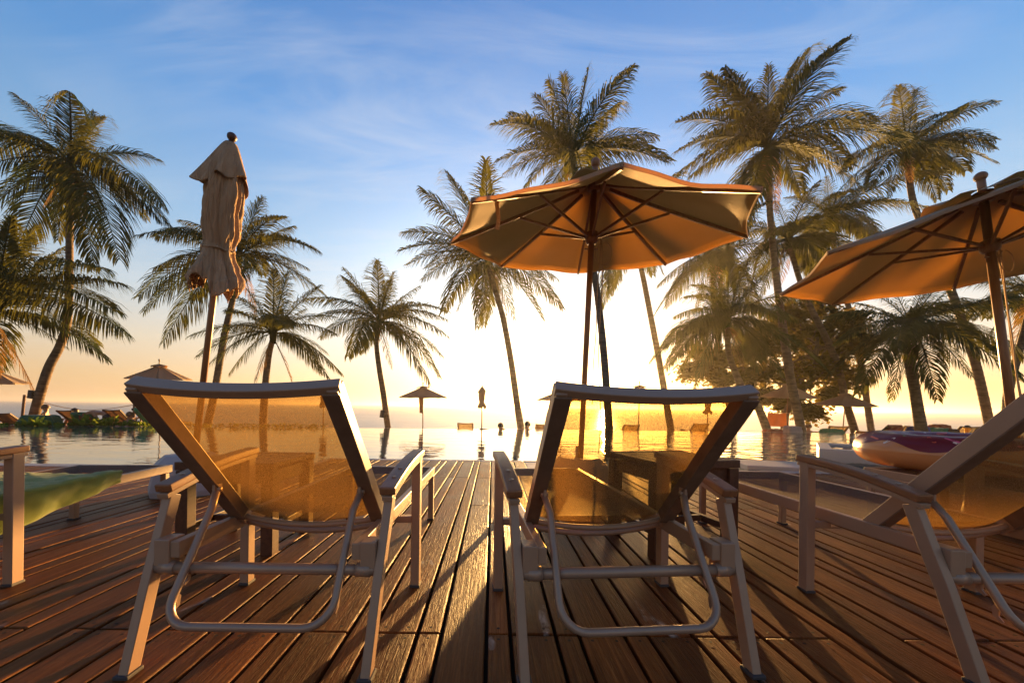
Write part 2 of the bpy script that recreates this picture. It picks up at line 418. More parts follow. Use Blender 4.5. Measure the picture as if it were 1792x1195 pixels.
MT['tide'] = None
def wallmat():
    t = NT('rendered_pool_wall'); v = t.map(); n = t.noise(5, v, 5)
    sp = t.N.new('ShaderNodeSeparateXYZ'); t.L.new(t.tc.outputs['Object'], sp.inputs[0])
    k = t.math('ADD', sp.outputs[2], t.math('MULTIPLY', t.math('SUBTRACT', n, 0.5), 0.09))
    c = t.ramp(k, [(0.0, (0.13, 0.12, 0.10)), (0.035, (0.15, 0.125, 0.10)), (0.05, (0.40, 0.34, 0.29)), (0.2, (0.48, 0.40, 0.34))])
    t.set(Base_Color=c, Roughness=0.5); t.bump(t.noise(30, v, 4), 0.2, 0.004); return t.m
MT['poolwall'] = wallmat()
def pool_wall(label, px, py, D, size, rz):
    w = MB(); sx, sy, sz = size
    w.box((sx/2, sy/2, sz/2-0.1), (sx, sy, sz+0.2))
    o = w.build('pool_wall', MT['poolwall'], bevel=0.012); p = at(px, py, D)
    o.location = (p.x, p.y, -0.055); o.rotation_euler = (0, 0, rz); return tag(o, label, 'pool wall')
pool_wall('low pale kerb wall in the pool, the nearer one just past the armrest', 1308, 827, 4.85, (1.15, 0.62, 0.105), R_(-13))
spa = thing('spa_basin', 'raised pale spa basin in the pool beside the doughnut ring', 'spa basin', (at(1433, 808, 5.9).x, 5.9, -0.055), R_(-40))
def build_spa():
    w = MB(); L, W, H, t_ = 2.6, 1.5, 0.23, 0.16
    w.box((L/2, t_/2, H/2-0.1), (L, t_, H+0.2)); w.box((L/2, W-t_/2, H/2-0.1), (L, t_, H+0.2))
    w.box((t_/2, W/2, H/2-0.1), (t_, W-2*t_, H+0.2)); w.box((L-t_/2, W/2, H/2-0.1), (t_, W-2*t_, H+0.2))
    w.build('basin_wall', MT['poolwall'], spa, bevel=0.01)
    q = MB(); q.add([(t_, t_, H-0.03), (L-t_, t_, H-0.03), (L-t_, W-t_, H-0.03), (t_, W-t_, H-0.03)], [(0, 1, 2, 3)]); q.build('water_surface', MT['pool'], spa)
build_spa()

# ------------------------------------------------------------------ sun lounger (local: x across, y towards the pool, z up; y=0 under the rear feet)
SL_U = Vector((0, -0.42, 0.462)); SL_P = Vector((0, 0.37, 0.342)); SL_N = Vector((0, -0.749, -0.662))
def make_lounger(label):
    t = thing('sun_lounger', label, 'sun lounger', group='metal sun loungers with mesh slings')
    alu = MT['alu']
    fr = MB(); H = 0.275
    def bow(x, d): return d*(1-(x/H)**2)
    for s in (-1, 1):
        fr.bar((s*H, 0.075, 0.325), (s*H, 1.52, 0.325), 0.028, 0.05, side=(1, 0, 0))
        fr.box((s*0.315, 0.545, 0.285), (0.09, 0.03, 0.028))
        fr.box((s*0.311, 0.100, 0.308), (0.046, 0.06, 0.095))
    fr.bar((-H, 1.505, 0.325), (H, 1.505, 0.325), 0.028, 0.05, side=(0, 1, 0))
    fr.tube([(x, 0.40, 0.315-bow(x, 0.035)) for x in [H*(k/8-1) for k in range(17)]], 0.012, 8)
    fr.build('seat_frame', alu, t, bevel=0.003)
    def leg(p):
        l = MB(); p(l); lo = l.build('leg', alu, t, bevel=0.003)
        x = [v for v in l.v if v[2] < 0.02]; cx = sum(v[0] for v in x)/len(x); cy = sum(v[1] for v in x)/len(x)
        k = MB(); k.box((cx, cy, 0.005), (0.042, 0.052, 0.012)); k.build('foot_cap', MT['rubber'], lo, bevel=0.003)
    for s in (-1, 1):
        def rear(l, s=s): l.rsweep([(s*0.337, 0.0, 0.0), (s*0.345, 0.075, 0.24), (s*0.350, 0.118, 0.36), (s*0.354, 0.158, 0.474)], 0.027, 0.041, side=(1, 0, 0))
        leg(rear)
        leg(lambda l, s=s: l.bar((s*0.362, 0.545, 0), (s*0.362, 0.545, 0.555), 0.036, 0.044, side=(1, 0, 0)))
        leg(lambda l, s=s: l.bar((s*(H-0.002), 1.475, 0), (s*(H-0.002), 1.475, 0.299), 0.034, 0.034, side=(1, 0, 0)))
        a = MB(); pts = []
        for k in range(13):
            u = k/12; pts.append((s*(0.354+0.008*u), 0.120+0.46*u, 0.498+0.068*u+0.014*math.sin(math.pi*u)))
        a.rsweep(pts, 0.051, 0.027, side=(1, 0, 0))
        arm = a.build('armrest', MT['teak'], t, bevel=0.005)
        for f in (2, 4):
            q = Vector(pts[f]); k = MB(); k.tube([q+Vector((0, 0, 0.010)), q+Vector((0, 0, 0.0165))], 0.008, 12); k.build('bolt', MT['steel'], arm)
        b = MB(); b.rsweep([Vector(p)+Vector((0, 0, -0.024)) for p in pts], 0.034, 0.016, side=(1, 0, 0))
        b.build('arm_support', alu, arm, bevel=0.002)
    c = MB(); c.tube([(-0.335, 0.084, 0.268), (0.335, 0.084, 0.268)], 0.017, 14); 
    for s in (-1, 1): c.tube([(s*0.275, 0.084, 0.268), (s*0.318, 0.084, 0.268)], 0.021, 14)
    c.build('cross_tube', MT['steel'], t)
    # seat sling
    g = MB()
    def seat(u, v):
        x = (2*v-1)*(H-0.012); return Vector((x, 0.40+1.095*u, 0.348-0.028*(1-(2*v-1)**2)*math.sin(math.pi*min(1, max(0, u*1.02)))**0.5))
    g.grid(seat, 30, 12); g.build('seat_sling', MT['sling'], t)
    # backrest
    P, U, Nn = SL_P, SL_U, SL_N
    b = MB()
    for s in (-1, 1):
        b.bar(P+Vector((s*0.263, 0, 0))-U*0.02, P+U*1.035+Vector((s*0.263, 0, 0)), 0.030, 0.050, side=(1, 0, 0))
    def topbar(x): return P+U*1.03+Vector((x, 0, 0))+Nn*0.024*(1-(x/0.263)**2)
    b.rsweep([topbar(0.278*(k/10-1)) for k in range(21)], 0.036, 0.027, side=tuple(Nn))
    b.tube([P+Vector((x, 0, 0))+Nn*(0.034*(1-(x/0.263)**2)) for x in [0.263*(k/8-1) for k in range(17)]], 0.011, 8)
    bf = b.build('backrest_frame', alu, t, bevel=0.003)
    for s in (-1, 1):
        sl = MB(); sl.bar(P+U*0.03+Vector((s*0.259, 0, 0))+Nn*0.027, P+U*1.02+Vector((s*0.259, 0, 0))+Nn*0.027, 0.047, 0.006, side=(1, 0, 0)); sl.bar(P+U*0.03+Vector((s*0.2465, 0, 0))+Nn*0.003, P+U*1.0+Vector((s*0.2465, 0, 0))+Nn*0.003, 0.0045, 0.046, side=(1, 0, 0)); sl.build('sling_sleeve', MT['sleeve'], t, bevel=0.002)
    g = MB()
    def back(u, v):
        x = (2*v-1)*0.252; return P+U*(0.01+1.0*u)+Vector((x, 0, 0))+Nn*(-0.022+(0.046+0.012*math.sin(math.pi*u))*(1-(x/0.252)**2))
    g.grid(back, 24, 16); g.build('backrest_sling', MT['sling'], t)
    # hinge brackets and bolts on the backrest sides
    for s in (-1, 1):
        q = P+U*0.34+Vector((s*0.243, 0, 0)); k = MB(); k.box(q+Nn*0.03, (0.008, 0.035, 0.035)); k.tube([q+Nn*0.03+Vector((-0.012, 0, 0)), q+Nn*0.03+Vector((0.012, 0, 0))], 0.009, 10); k.build('hinge', MT['steel'], t)
        for f in (0.55, 0.8):
            q = P+U*f+Vector((s*0.263, 0, 0))+Nn*0.026; k = MB(); k.tube([q-Nn*0.003, q+Nn*0.003], 0.008, 8); k.build('plug', MT['rubber'], bf)
    # folding prop
    pr = MB(); A = P+U*0.34+Nn*0.035; B = A+(Vector((0, 0.053, 0.250))-A)*1.46; A.x = 0
    pts = []; ht, hb, rad = 0.243, 0.235, 0.075
    d = (B-A).normalized()
    left = [A+Vector((-ht, 0, 0)), A+d*0.05+Vector((-ht+0.012, 0, 0))+Nn*0.012, B-d*rad+Vector((-hb, 0, 0))]
    for j in range(1, 7):
        an = j/6*math.pi/2; left.append(B-d*rad*(1-math.sin(an))+Vector((-hb+rad*(1-math.cos(an)), 0, 0)))
    right = [Vector((-p.x, p.y, p.z)) for p in reversed(left)]
    pr.tube(left+right, 0.0115, 12)
    po = pr.build('prop_stand', MT['steel'], t)
    for s in (-1, 1):
        for f in (0.62, 0.80):
            q = A+(B-A)*f+Vector((s*hb, 0, 0)); fn = Vector((0, 0.82, -0.57)); hk = MB()
            hk.sweep([q, q+fn*0.02+d*0.004, q+fn*0.030+d*0.022, q+fn*0.024+d*0.040], [(-0.003, -0.008), (0.003, -0.008), (0.003, 0.008), (-0.003, 0.008)], side=(1, 0, 0), scales=[1.3, 1.1, 0.8, 0.4])
            hk.build('hook', MT['steel'], po)
    return t
lounger = make_lounger('white mesh sun lounger left of centre, its raised back lit gold on the right rail')
lounger.location = (-0.683, 1.05, 0)
lounger['label'] = 'mesh sun lounger standing on the deck in front of the tall closed parasol'
dup(lounger, 'mesh sun lounger with gold glowing back, standing in front of the open orange parasol pole', (0.435, 1.06, 0), R_(4.5))
L3 = dup(lounger, 'mesh sun lounger at the right edge with its dark back cut off by the frame', (1.72, 1.05, 0), R_(0.5))
L4 = dup(lounger, 'mesh sun lounger at the left edge with a green towel spread on its seat', (-2.31, 0.98, 0), R_(5.4))
L5 = dup(lounger, 'mesh sun lounger carrying the inflatable doughnut ring on its foot end', (3.10, 1.29, 0), R_(0))
# ------------------------------------------------------------------ slatted side tables
def side_table(label, loc, rz, size):
    W, Dp, Ht = size; t = thing('side_table', label, 'side table', loc, rz, 'dark wooden side tables')
    top = MB(); n = 8; sw = W/n
    for k in range(n): top.box((-W/2+sw*(k+0.5), 0, Ht-0.012), (sw-0.008, Dp-0.084, 0.022))
    for s in (-1, 1):
        top.box((0, s*(Dp/2-0.02), Ht-0.02), (W, 0.04, 0.042))
    top.build('tabletop', MT['darkwood'], t, bevel=0.003)
    ap = MB()
    for s in (-1, 1):
        ap.box((0, s*(Dp/2-0.032), Ht-0.076), (W-0.13, 0.022, 0.065)); ap.box((s*(W/2-0.032), 0, Ht-0.076), (0.022, Dp-0.13, 0.065))
    ap.build('apron', MT['darkwood'], t, bevel=0.003)
    for sx in (-1, 1):
        for sy in (-1, 1):
            l = MB(); l.box((sx*(W/2-0.034), sy*(Dp/2-0.034), (Ht-0.044)/2), (0.06, 0.06, Ht-0.044)); l.build('leg', MT['darkwood'], t, bevel=0.003)
    st = MB()
    for sx in (-1, 1): st.box((sx*(W/2-0.034), 0, 0.13), (0.028, Dp-0.13, 0.035))
    st.box((0, 0, 0.13), (W-0.098, 0.028, 0.034)); st.build('stretcher', MT['darkwood'], t, bevel=0.003)
side_table('dark wooden side table seen behind the left mesh lounger, next to the parasol base', (-1.35, 2.09, 0), 0, (0.50, 0.44, 0.47))
side_table('dark slatted side table seen through the gold mesh lounger back on the right', (1.03, 2.16, 0), R_(13), (0.52, 0.46, 0.50))

# ------------------------------------------------------------------ parasols (local z runs up the pole from its foot)
RIM, ZR, RISE, PHI = 1.185, 2.179, 0.44, -0.131
def rotated(o, tilt): o.rotation_euler = tilt
def para_base(t, r=0.29, h=0.33):
    b = MB(); prof = [(r*0.98, 0), (r, 0.05), (r*0.86, h*0.78), (r*0.62, h), (0.05, h+0.002)]
    n = 8; vs = []; fs = []
    for (rr, z) in prof:
        for k in range(n): vs.append((rr*math.cos((k+0.5)*math.pi/4), rr*math.sin((k+0.5)*math.pi/4), z))
    for i in range(len(prof)-1):
        for k in range(n): fs.append((i*n+k, i*n+(k+1) % n, (i+1)*n+(k+1) % n, (i+1)*n+k))
    fs.append(tuple((len(prof)-1)*n+k for k in range(n))); fs.append(tuple(range(n))[::-1])
    b.add(vs, fs); bo = b.build('base', MT['basegrey'], t, bevel=0.01)
    c = MB(); c.tube([(0, 0, h-0.02), (0, 0, h+0.10)], 0.035, 12); c.build('socket', MT['basegrey'], t)
def canopy_z(u): return ZR+RISE*(1-u**0.92)
def make_open(label, with_base=True, straps=True):
    t = thing('parasol', label, 'parasol', group='open beige parasols')
    p = MB(); p.tube([(0, 0, 0.06), (0, 0, 2.62)], 0.024, 14); p.build('pole', MT['polewood'], t)
    c = MB(); n = 8
    def rib(k, u, lower=0.0):
        a = k*math.pi/4+PHI; return Vector((RIM*u*math.cos(a), RIM*u*math.sin(a), canopy_z(u)-lower))
    for k in range(n):
        def pan(u, v, k=k):
            u = 0.05+0.95*u; w = 1-(2*v-1)**2
            q = rib(k, u)*(1-v)+rib(k+1, u)*v
            f = 1-0.035*w*u**3
            fl = 0.010*math.sin(9*v+k*2.1)*u*u*w
            return Vector((q.x*f, q.y*f, q.z-0.030*w*math.sin(math.pi*min(u, 1))-0.012*w*u+fl))
        c.grid(pan, 14, 12)
    can = c.build('canopy', MT['canvas'], t)
    s = can.modifiers.new('cloth', 'SOLIDIFY'); s.thickness = 0.003
    hm = MB()                                                          # hem band along the rim
    for k in range(n):
        pts = []
        for j in range(13):
            v = j/12; w = 1-(2*v-1)**2; q = rib(k, 1)*(1-v)+rib(k+1, 1)*v; f = (1-0.035*w)*1.003
            pts.append(Vector((q.x*f, q.y*f, q.z-0.012*w-0.010+0.010*math.sin(9*v+k*2.1)*w)))
        hm.rsweep(pts, 0.022, 0.004, side=(0, 0, 1))
    hm.build('hem', MT['canvas'], can)
    vt = MB()
    def cap(u, v):
        a = 2*math.pi*v; r = 0.05+0.25*u
        return Vector((r*math.cos(a), r*math.sin(a), canopy_z(r/RIM)+0.035+0.045*u*(0.55+0.45*math.sin(3*a+0.6))+0.02*math.sin(8*a)*u))
    vt.grid(cap, 6, 40, 0, True, True); vo = vt.build('vent_flap', MT['canvas'], t); s = vo.modifiers.new('cloth', 'SOLIDIFY'); s.thickness = 0.003
    f = MB(); f.ball((0, 0, 2.75), 0.035, 8, 12, 0, (1, 1, 1.1)); f.tube([(0, 0, 2.6), (0, 0, 2.73)], 0.022, 10); f.build('finial', MT['polewood'], t)
    for k in range(n):
        r_ = MB(); r_.rsweep([rib(k, u/10, 0.022) for u in range(1, 11)], 0.020, 0.026, side=(-math.sin(k*math.pi/4+PHI), math.cos(k*math.pi/4+PHI), 0)); r_.build('rib', MT['polewood'], t, bevel=0.002)
        st = MB(); a = k*math.pi/4+PHI
        st.bar((0.05*math.cos(a), 0.05*math.sin(a), 2.185), rib(k, 0.50, 0.036), 0.016, 0.020, side=(-math.sin(a), math.cos(a), 0)); st.build('strut', MT['polewood'], t, bevel=0.002)
    h = MB(); h.tube([(0, 0, 2.13), (0, 0, 2.15), (0, 0, 2.22), (0, 0, 2.23)], [0.036, 0.05, 0.05, 0.03], 16); h.build('hub', MT['polewood'], t)
    h = MB(); h.tube([(0, 0, 2.54), (0, 0, 2.62)], [0.05, 0.05], 16); h.build('crown_hub', MT['polewood'], t)
    pn = MB(); pn.tube([(-0.045, 0, 2.09), (0.045, 0, 2.09)], 0.006, 8); pn.ball((-0.047, 0, 2.09), 0.009, 6, 8); pn.ball((0.047, 0, 2.09), 0.009, 6, 8); pn.build('pin', MT['steel'], t)
    cd = MB()
    pts = [(0.07+0.004*math.sin(k*0.9), -0.012, 2.17-k*0.085) for k in range(17)]; cd.tube(pts, 0.004, 6)
    pts = [(0.085+0.012*math.sin(k*0.5)+0.004*k, 0.012, 2.17-k*0.095) for k in range(20)]; cd.tube(pts, 0.004, 6)
    pts = [(0.10+0.085*math.sin(k*0.45)*0.8, -0.02, 2.14-0.09*(1-math.cos(k*0.45))) for k in range(14)]; cd.tube(pts, 0.004, 6)
    cd.build('cord', MT['cord'], t)
    if straps:
        sp = MB(); a = R_(215); q = Vector((RIM*0.80*math.cos(a), RIM*0.80*math.sin(a), canopy_z(0.80)))
        sp.rsweep([q+Vector((0.0, 0.1, 0.03)), q+Vector((0, 0.02, 0.012)), q+Vector((-0.005, -0.03, -0.06)), q+Vector((0.008, -0.02, -0.15)), q+Vector((0.0, -0.03, -0.22))], 0.028, 0.003, side=(1, 0.3, 0))
        sp.build('tie_strap', MT['canvas_closed'], t)
    if with_base: para_base(t)
    return t
def tilt_all(t, rx, ry, rz=0.0, scl=None):
    """lean everything but the weighted base; rz turns the canopy on its pole"""
    E = (Matrix.Rotation(ry, 3, 'Y') @ Matrix.Rotation(rx, 3, 'X') @ Matrix.Rotation(rz, 3, 'Z')).to_euler()
    for ch in t.children:
        if ch.name.split('.')[0] not in ('base', 'socket'):
            ch.rotation_euler = E
            if scl: ch.scale = scl
sun_par = make_open('open orange glowing parasol standing behind the lounger in the middle of the deck')
sun_par.location = (0.780, 3.32, 0); tilt_all(sun_par, 0.129, 0.006)
right_par = dup(sun_par, 'open beige parasol leaning over the right edge of the deck, shaded brown underneath', (3.628, 2.516, 0))
tilt_all(right_par, -0.062, -0.058, 0.164, (1.0, 1.0, 0.90))
def lean_to(t, foot, rim_c):
    d = (Vector(rim_c)-Vector(foot)).normalized()
    rx = math.atan2(-d.y, math.hypot(d.x, d.z)); ry = math.atan2(d.x, d.z)
    t.location = (foot[0], foot[1], foot[2]); return rx, ry

def make_closed(label):
    t = thing('closed_parasol', label, 'closed parasol', group='closed beige parasols')
    p = MB(); p.tube([(0, 0, 0.06), (0, 0, 2.8)], 0.024, 14); p.build('pole', MT['polewood'], t)
    rr = random.Random(3)
    ph = [rr.uniform(0, 6.28) for _ in range(8)]
    def key(z, tab):
        for (a, va), (b, vb) in zip(tab[:-1], tab[1:]):
            if z <= b: u = (z-a)/(b-a); u = u*u*(3-2*u); return va+(vb-va)*u
        return tab[-1][1]
    rad = [(0, 0.168), (0.06, 0.160), (0.15, 0.128), (0.25, 0.098), (0.31, 0.093), (0.45, 0.112), (0.65, 0.122), (0.85, 0.100), (1, 0.045)]
    amp = [(0, 0.20), (0.12, 0.26), (0.26, 0.24), (0.5, 0.22), (0.8, 0.22), (1, 0.1)]
    pl = lambda x: abs(math.sin(x))**0.8*1.7-1.0
    def body(u, v):
        a = 2*math.pi*v; z = 1.735+1.06*u
        tw = a+0.9*u*math.sin(2.2*u+0.4)+0.25*noise.noise((1.5*math.cos(a), 1.5*math.sin(a), 3*u))
        k = key(u, amp); r = key(u, rad)*(1+k*(0.55*pl(3.5*tw+ph[0])+0.35*math.sin(5*tw+ph[1]-3*u)+0.35*pl(6*tw+ph[2]+2.5*u)+0.18*pl(11*tw+ph[3]+4*u)))
        r += 0.016*noise.noise((3*math.cos(a), 3*math.sin(a), 6*u))+0.006*noise.noise((9*math.cos(a), 9*math.sin(a), 16*u))
        fl = (1-u)**4
        zz = z+fl*(0.045*math.sin(5*a+ph[0]+1)+0.03*math.sin(3*a)+0.035*pl(6*tw+ph[2]))
        return Vector((r*math.cos(a)-0.014*math.sin(4*u), r*math.sin(a)+0.01*math.sin(5*u), zz))
    c = MB(); c.grid(body, 60, 160, 0, True, True); co = c.build('canopy', MT['canvas_closed'], t); s = co.modifiers.new('cloth', 'SOLIDIFY'); s.thickness = 0.004
    tie = MB(); tie.tube([Vector((0.108*math.cos(k*math.pi/12)-0.013, 0.108*math.sin(k*math.pi/12)+0.01, 2.045+0.008*math.sin(k))) for k in range(25)], 0.009, 6); tie.build('tie_strap', MT['canvas_closed'], co)
    f = MB()
    def flap(u, v):
        a = 2*math.pi*v; z = 2.845-0.33*u
        r = 0.030+0.118*u**0.75; k = 0.10+0.26*u
        r *= 1+k*(0.6*pl(3*a+0.7+0.6*u)+0.4*math.sin(7*a+ph[4])+0.35*math.sin(3*a+2)+0.25*pl(6.5*a))
        return Vector((r*math.cos(a)-0.02*u, r*math.sin(a), z-0.05*u*math.sin(a-0.3)+0.05*u*math.sin(2*a+2.2)+0.03*u*math.sin(5*a+2)))
    f.grid(flap, 24, 120, 0, True, True); fo = f.build('vent_flap', MT['canvas_closed'], t); s = fo.modifiers.new('cloth', 'SOLIDIFY'); s.thickness = 0.004
    k = MB(); k.tube([(0, 0, 2.78), (0, 0, 2.87)], 0.02, 10); k.ball((0, 0, 2.89), 0.034, 10, 14, 0, (1, 1, 0.95)); k.build('finial', MT['darkwood'], t)
    para_base(t)
    return t
closed = make_closed('tall closed beige parasol on a wooden pole behind the left lounger')
rx, ry = lean_to(closed, (at(334, 800, 3.2).x, 3.2, 0), tuple(at(407, 232, 2.85))); tilt_all(closed, rx, ry)

# ------------------------------------------------------------------ towel, doughnut ring
def towelmat(name, c, tr):
    t = NT(name); v = t.map(); n = t.noise(3, v, 4)
    t.set(Base_Color=t.ramp(n, [(0.3, tuple(x*0.8 for x in c)), (0.7, tuple(x*1.15 for x in c))]), Roughness=0.95)
    t.b.inputs['Specular IOR Level'].default_value = 0.1
    t.b.inputs['Sheen Weight'].default_value = 0.3
    t.bump(t.noise(300, v, 2), 0.5, 0.004)
    return t.final(t.mixs(0.2, t.b.outputs[0], t.shader('ShaderNodeBsdfTranslucent', tr)))
MT['towel'] = towelmat('green_towel', (0.22, 0.25, 0.045), (0.22, 0.24, 0.03))
def deck_towel():
    g = MB(); H = 0.29
    def tw(u, v):
        y = 0.44+0.68*u+0.03*math.sin(5*v); s = -0.30+0.80*v
        top = min(s, H); over = max(0, s-H)
        hang = 0.19*(1-0.7*u)
        bx = min(over, 0.02); dz = max(0, over-0.012)/0.2*hang
        w = 0.012*noise.noise((s*5, y*4, 1.3))+0.014*(0.5-abs(noise.noise((s*7+y*5, y*5-s*3, 4.3))))+0.008*noise.noise((s*22, y*15, 2))
        fold = over/0.2*(0.012*math.sin(22*y+14*s)+0.016*noise.noise((y*9, s*5, 1)))+(0.006*noise.noise((y*19, s*16, 5)) if over > 0.03 else 0)
        zz = 0.366+abs(w)*1.2 - 0.018*(1-(top/H)**2 if abs(top) < H else 0) - dz
        if over > 0: zz = 0.372+abs(w)*0.6*(1-min(1, over*8)) - dz
        return Vector((top+bx+fold+0.012*(over > 0), y, zz))
    g.grid(tw, 70, 60); o = g.build('towel', MT['towel']); o.location = L4.location; o.rotation_euler = L4.rotation_euler
    s = o.modifiers.new('pile', 'SOLIDIFY'); s.thickness = 0.006; s.offset = 1
    tag(o, 'crumpled green towel spread over the seat of the lounger at the left edge', 'towel')
deck_towel()

def donut():
    t = thing('pool_ring', 'inflatable doughnut pool ring with purple icing and sprinkles on the lounger at right', 'pool ring', (3.48, 2.80, 0.352), R_(20))
    Rm, r = 0.40, 0.145
    MT['dough'] = plain('orange_vinyl', (0.62, 0.27, 0.10), 0.22, 0.05, 4, 0.03, 0.5)
    MT['icing'] = plain('purple_vinyl', (0.17, 0.022, 0.034), 0.30, 0.08, 4, 0.03, 0.28)
    def tor(a, b, k=1.0): 
        rr = r*(1+0.012*math.sin(16*a))
        return Vector(((Rm+rr*k*math.cos(b))*math.cos(a), (Rm+rr*k*math.cos(b))*math.sin(a), 0.128+0.88*rr*k*math.sin(b)))
    d = MB(); d.grid(lambda u, v: tor(2*math.pi*u, 2*math.pi*v), 96, 32, 0, True); d.build('ring', MT['dough'], t)
    i = MB()
    def ic(u, v):
        a = 2*math.pi*u; lo = 0.36+0.20*math.sin(5*a+0.4)+0.10*math.sin(9*a+1.0); hi = math.pi-0.1-0.15*math.sin(6*a)
        return tor(a, lo+(hi-lo)*v, 1.012)
    i.grid(ic, 140, 20, 0, True); i.build('icing', MT['icing'], t)
    rr = random.Random(8)
    cols = [plain('sprinkle_%s' % n, c, 0.35, 0.02) for n, c in (('pink', (0.75, 0.13, 0.25)), ('white', (0.75, 0.65, 0.55)), ('green', (0.08, 0.4, 0.15)), ('cream', (0.75, 0.5, 0.32)), ('red', (0.7, 0.12, 0.06)))]
    for k in range(46):
        a = 2*math.pi*(k+rr.uniform(-0.3, 0.3))/46; b = rr.uniform(0.62, 2.3); th = rr.uniform(0, math.pi)
        s = MB(); L, W = 0.030, 0.0075; vs = []
        for sx in (-1, 1):
            for q in range(7):
                ang = -math.pi/2+math.pi*q/6; lx = sx*(L+W*math.cos(ang)); ly = sx*W*math.sin(ang)
                da = (lx*math.cos(th)-ly*math.sin(th))/Rm; db = (lx*math.sin(th)+ly*math.cos(th))/r
                vs.append(tor(a+da, b+db, 1.022))
        s.add(vs, [tuple(range(14))]); s.build('sprinkle', cols[k % 5], t)
    v = MB(); p = tor(R_(250), 0.1, 1.0); v.tube([p, p*1.02+Vector((0, 0, 0.002))], 0.014, 10); v.build('valve', MT['dough'], t)
donut()
# ------------------------------------------------------------------ palms and the broadleaf tree
MT['frond'] = leafmat('palm_leaf', (0.032, 0.052, 0.017), (0.120, 0.112, 0.011), 0.36)
MT['dryfrond'] = leafmat('dry_palm_leaf', (0.16, 0.10, 0.045), (0.30, 0.16, 0.05), 0.3)
def barkmat():
    t = NT('palm_bark'); v = t.map((1, 1, 6)); n = t.noise(2.2, v, 5, 0.6, 0.3); n2 = t.noise(9, t.map(), 5)
    c = t.ramp(n, [(0.3, (0.09, 0.058, 0.038)), (0.7, (0.24, 0.165, 0.11))])
    c = t.mix('MULTIPLY', 0.6, c, t.ramp(n2, [(0.3, (0.5, 0.5, 0.5)), (0.7, (1.1, 1.1, 1.1))]))
    t.set(Base_Color=c, Roughness=0.85); t.b.inputs['Specular IOR Level'].default_value = 0.2
    t.bump(t.math('ADD', n, n2), 0.6, 0.03); return t.m
MT['bark'] = barkmat()
UPV = Vector((0, 0, 1))
def frond(mb, o, tip, lift, rr, mi=0, dens=1.0, wind=Vector((0.10, -0.05, 0)), leaf=1.0):
    T = tip-o; L = T.length
    c = o+T*0.42+UPV*(L*lift)
    pts = []; n = 15
    for k in range(n+1):
        u = k/n; pts.append(o*(1-u)**2+c*(2*u*(1-u))+tip*u*u)
    mb.sweep(pts, [(-1, -0.6), (1, -0.6), (0, 0.9)], None, mi, False, False, [0.034*(1-0.85*k/n)*min(1.0, L/3) + 0.004 for k in range(n+1)])
    N = int(82*dens*min(1.15, L/3.3))
    twist = rr.uniform(-0.5, 0.5)
    for s in (-1, 1):
        for k in range(N):
            u = 0.10+0.90*(k+rr.uniform(-0.35, 0.35))/N
            if u > 0.995: u = 0.995
            f = u*n; i = min(int(f), n-1); p = pts[i].lerp(pts[i+1], f-i); tg = (pts[i+1]-pts[i]).normalized()
            side = tg.cross(UPV)
            if side.length < 0.15: side = tg.cross(Vector((0.3, 1, 0)))
            side.normalize(); nrm = side.cross(tg).normalized()
            side = (side*math.cos(twist*u)+nrm*math.sin(twist*u)*s).normalized()
            ll = leaf*L*0.285*(0.30+0.85*math.sin(math.pi*min(1, 0.16+0.80*u))**0.8)*(1-0.45*u**5)*rr.uniform(0.82, 1.1)
            fw = 0.55+0.75*u
            d = (side*s*(0.9-0.15*u)+tg*fw+nrm*rr.uniform(-0.18, 0.22)+wind*u).normalized()
            dn = 0.55+0.85*rr.random()
            m1 = p+d*ll*0.42; d2 = (d-UPV*dn*0.75+wind*0.3).normalized(); m2 = m1+d2*ll*0.35
            d3 = (d2-UPV*dn*0.75).normalized(); e = m2+d3*ll*0.28
            w = tg.cross(d); w = (w.cross(d)).normalized() if w.length > 1e-3 else nrm
            w = w*(0.0185*min(1.1, L/3.5))
            mb.add([p-w*0.55, p+w*0.55, m1-w, m1+w, m2-w*0.8, m2+w*0.8, e], [(0, 1, 3, 2), (2, 3, 5, 4), (4, 5, 6)], mi)
def tubept(pts, n):
    """smooth polyline through pts (Catmull-Rom)"""
    P = [pts[0]+(pts[0]-pts[1])]+list(pts)+[pts[-1]+(pts[-1]-pts[-2])]; out = []
    for i in range(1, len(P)-2):
        for k in range(n):
            t = k/n; a, b, c, d = P[i-1], P[i], P[i+1], P[i+2]
            out.append(0.5*((2*b)+(c-a)*t+(2*a-5*b+4*c-d)*t*t+(3*b-a-3*c+d)*t**3))
    out.append(P[-2]); return out
